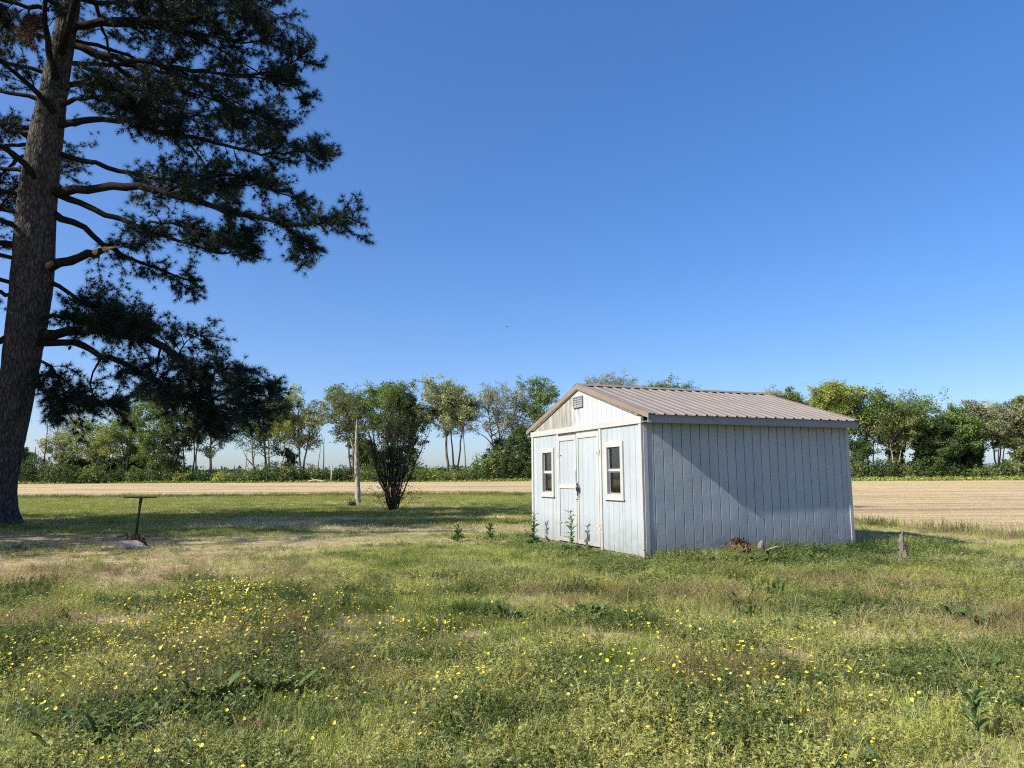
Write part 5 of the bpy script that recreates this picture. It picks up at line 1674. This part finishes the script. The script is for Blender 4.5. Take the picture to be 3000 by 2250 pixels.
# spots: clusters as (x of view, y of view, spread in metres, count)
clus = [(505, 1285, .40, 190), (480, 1310, .40, 120), (540, 1262, .35, 90), (520, 1330, .45, 90), (440, 1330, .5, 70), (300, 1350, .9, 110), (150, 1390, .7, 100), (420, 1370, .7, 100), (50, 1440, .5, 60), (180, 1460, .6, 70), (330, 1450, .6, 60),
        (700, 1300, .9, 70), (10, 1300, .6, 40), (950, 1350, .35, 55), (900, 1370, .3, 25), (640, 1400, .7, 50), (820, 1440, .6, 30), (1000, 1430, .5, 26), (940, 1480, .4, 24), (60, 1520, .5, 36), (250, 1520, .5, 30),
        (530, 1560, .4, 16), (760, 1540, .5, 14), (300, 1640, .25, 22), (470, 1640, .3, 14), (1400, 1370, .7, 40), (1480, 1420, .5, 36), (1530, 1460, .4, 30), (1420, 1480, .35, 20), (1640, 1480, .5, 24), (1780, 1490, .5, 16),
        (1500, 1400, .9, 40), (1450, 1540, .5, 10), (1790, 1625, .16, 16), (1250, 1480, .7, 12), (1950, 1490, .5, 10), (1900, 1420, .9, 14), (800, 1290, 1.0, 40), (2100, 1500, .6, 6), (150, 1600, .4, 14), (980, 1600, .5, 10), (350, 1400, 1.0, 90), (600, 1340, .7, 60)]
pts = []
for (dx, dy, sp_, n) in clus:
    p = pix(dx, dy, 10); t = CAM_H / (CAM_H - p.z); x_, y_ = p.x * t, 10 * t
    y_ *= 0.96
    for _ in range(int(n * 1.35)): pts.append((x_ + R.normal(0, sp_), y_ + R.normal(0, sp_)))
pts = np.array(pts)
pts = pts[(pts[:, 1] > 3.1) & (np.abs(pts[:, 0]) < .75 * pts[:, 1] + .3)]
inview = (np.abs(pts[:, 0]) < .70 * pts[:, 1]) & (pts[:, 1] > 3.75)
order = np.argsort(pts[:, 1] + 100 * ~inview)
solo, rest = pts[order[:290]], pts[order[290:]]
for (x_, y_) in solo:
    h, sm = SH[R.integers(4)]
    r_ = empty('buttercup', (x_, y_, gzf(x_, y_)), R.uniform(0, 6.28))
    r_.rotation_euler = (R.normal(0, .12), R.normal(0, .12), R.uniform(0, 6.28))
    tag(r_, 'yellow buttercup flower on a thin green stem in the lawn', 'buttercup', 'buttercups in the rough lawn')
    obj('stem', sm, None, r_)
    obj('flower', FM, None, r_, loc=(0, 0, h), rot=(R.normal(0, .5), R.normal(0, .5), 0), scale=R.uniform(.45, .85))
# the rest, one mass
fv = np.array([v.co for v in FM.vertices]); ff = [list(p.vertices) for p in FM.polygons]
m = MB()
for (x_, y_) in rest:
    h = R.uniform(.07, .15); a = R.uniform(0, 6.28); c, s = math.cos(a), math.sin(a)
    v = fv * R.uniform(.5, 1.0); v = np.stack([v[:, 0] * c - v[:, 1] * s, v[:, 0] * s + v[:, 1] * c, v[:, 2] + v[:, 1] * R.normal(-.3, .4)], 1)
    m.add(v + [x_, y_, gzf(x_, y_) + h], ff)
o = m.build('buttercup_drift', MAT['petal'])
tag(o, 'drift of many small yellow buttercups farther off in the lawn', 'buttercups', kind='stuff')

# ------------------------------------------------------------------ small far things
p = pix(680, 1036, 148)
lg = MB().tube([(-1.7, 0, .35), (-.4, .1, .55), (1.0, 0, .30), (2.0, -.1, .2)], [.10, .16, .20, .22], 7, True, .15).tube([(-.4, .1, .5), (-1.3, .3, 1.0)], [.1, .04], 6).build('fallen_log', MAT['pale_wood'], None, True, loc=(p.x, 149.5, gzf(p.x, 149.5)))
tag(lg, 'pale fallen log with a stub limb at the far edge of the field', 'log')
p = pix(716, 1030, 151)
po = MB().tube([(0, 0, -.2), (.03, 0, 1.6), (0, 0, 3.4)], [.2, .18, .17], 7, True, .1).build('wooden_post', MAT['pale_wood'], None, True, loc=(p.x, 151, gzf(p.x, 151)))
tag(po, 'pale wooden post standing in the hedge at the field edge', 'post')
p = pix(1096, 706, 70)
bd = empty('bird', tuple(p), .4); tag(bd, 'small dark bird gliding in the open sky', 'bird')
MB().tube([(0, .14, 0), (0, .06, 0), (0, -.08, 0), (0, -.2, .01)], [.01, .035, .03, .008], 7).build('body', MAT['bird'], bd, True)
for s in (-1, 1):
    MB().add([(0, .05, .01), (s * .12, .07, .05), (s * .27, .0, .03), (s * .12, -.03, .045), (0, -.05, .01), (0, .0, .022), (s * .12, .02, .058)], [(0, 1, 6, 5), (1, 2, 6), (6, 2, 3), (5, 6, 3, 4), (4, 3, 2, 1, 0)]).build('wing', MAT['bird'], bd)
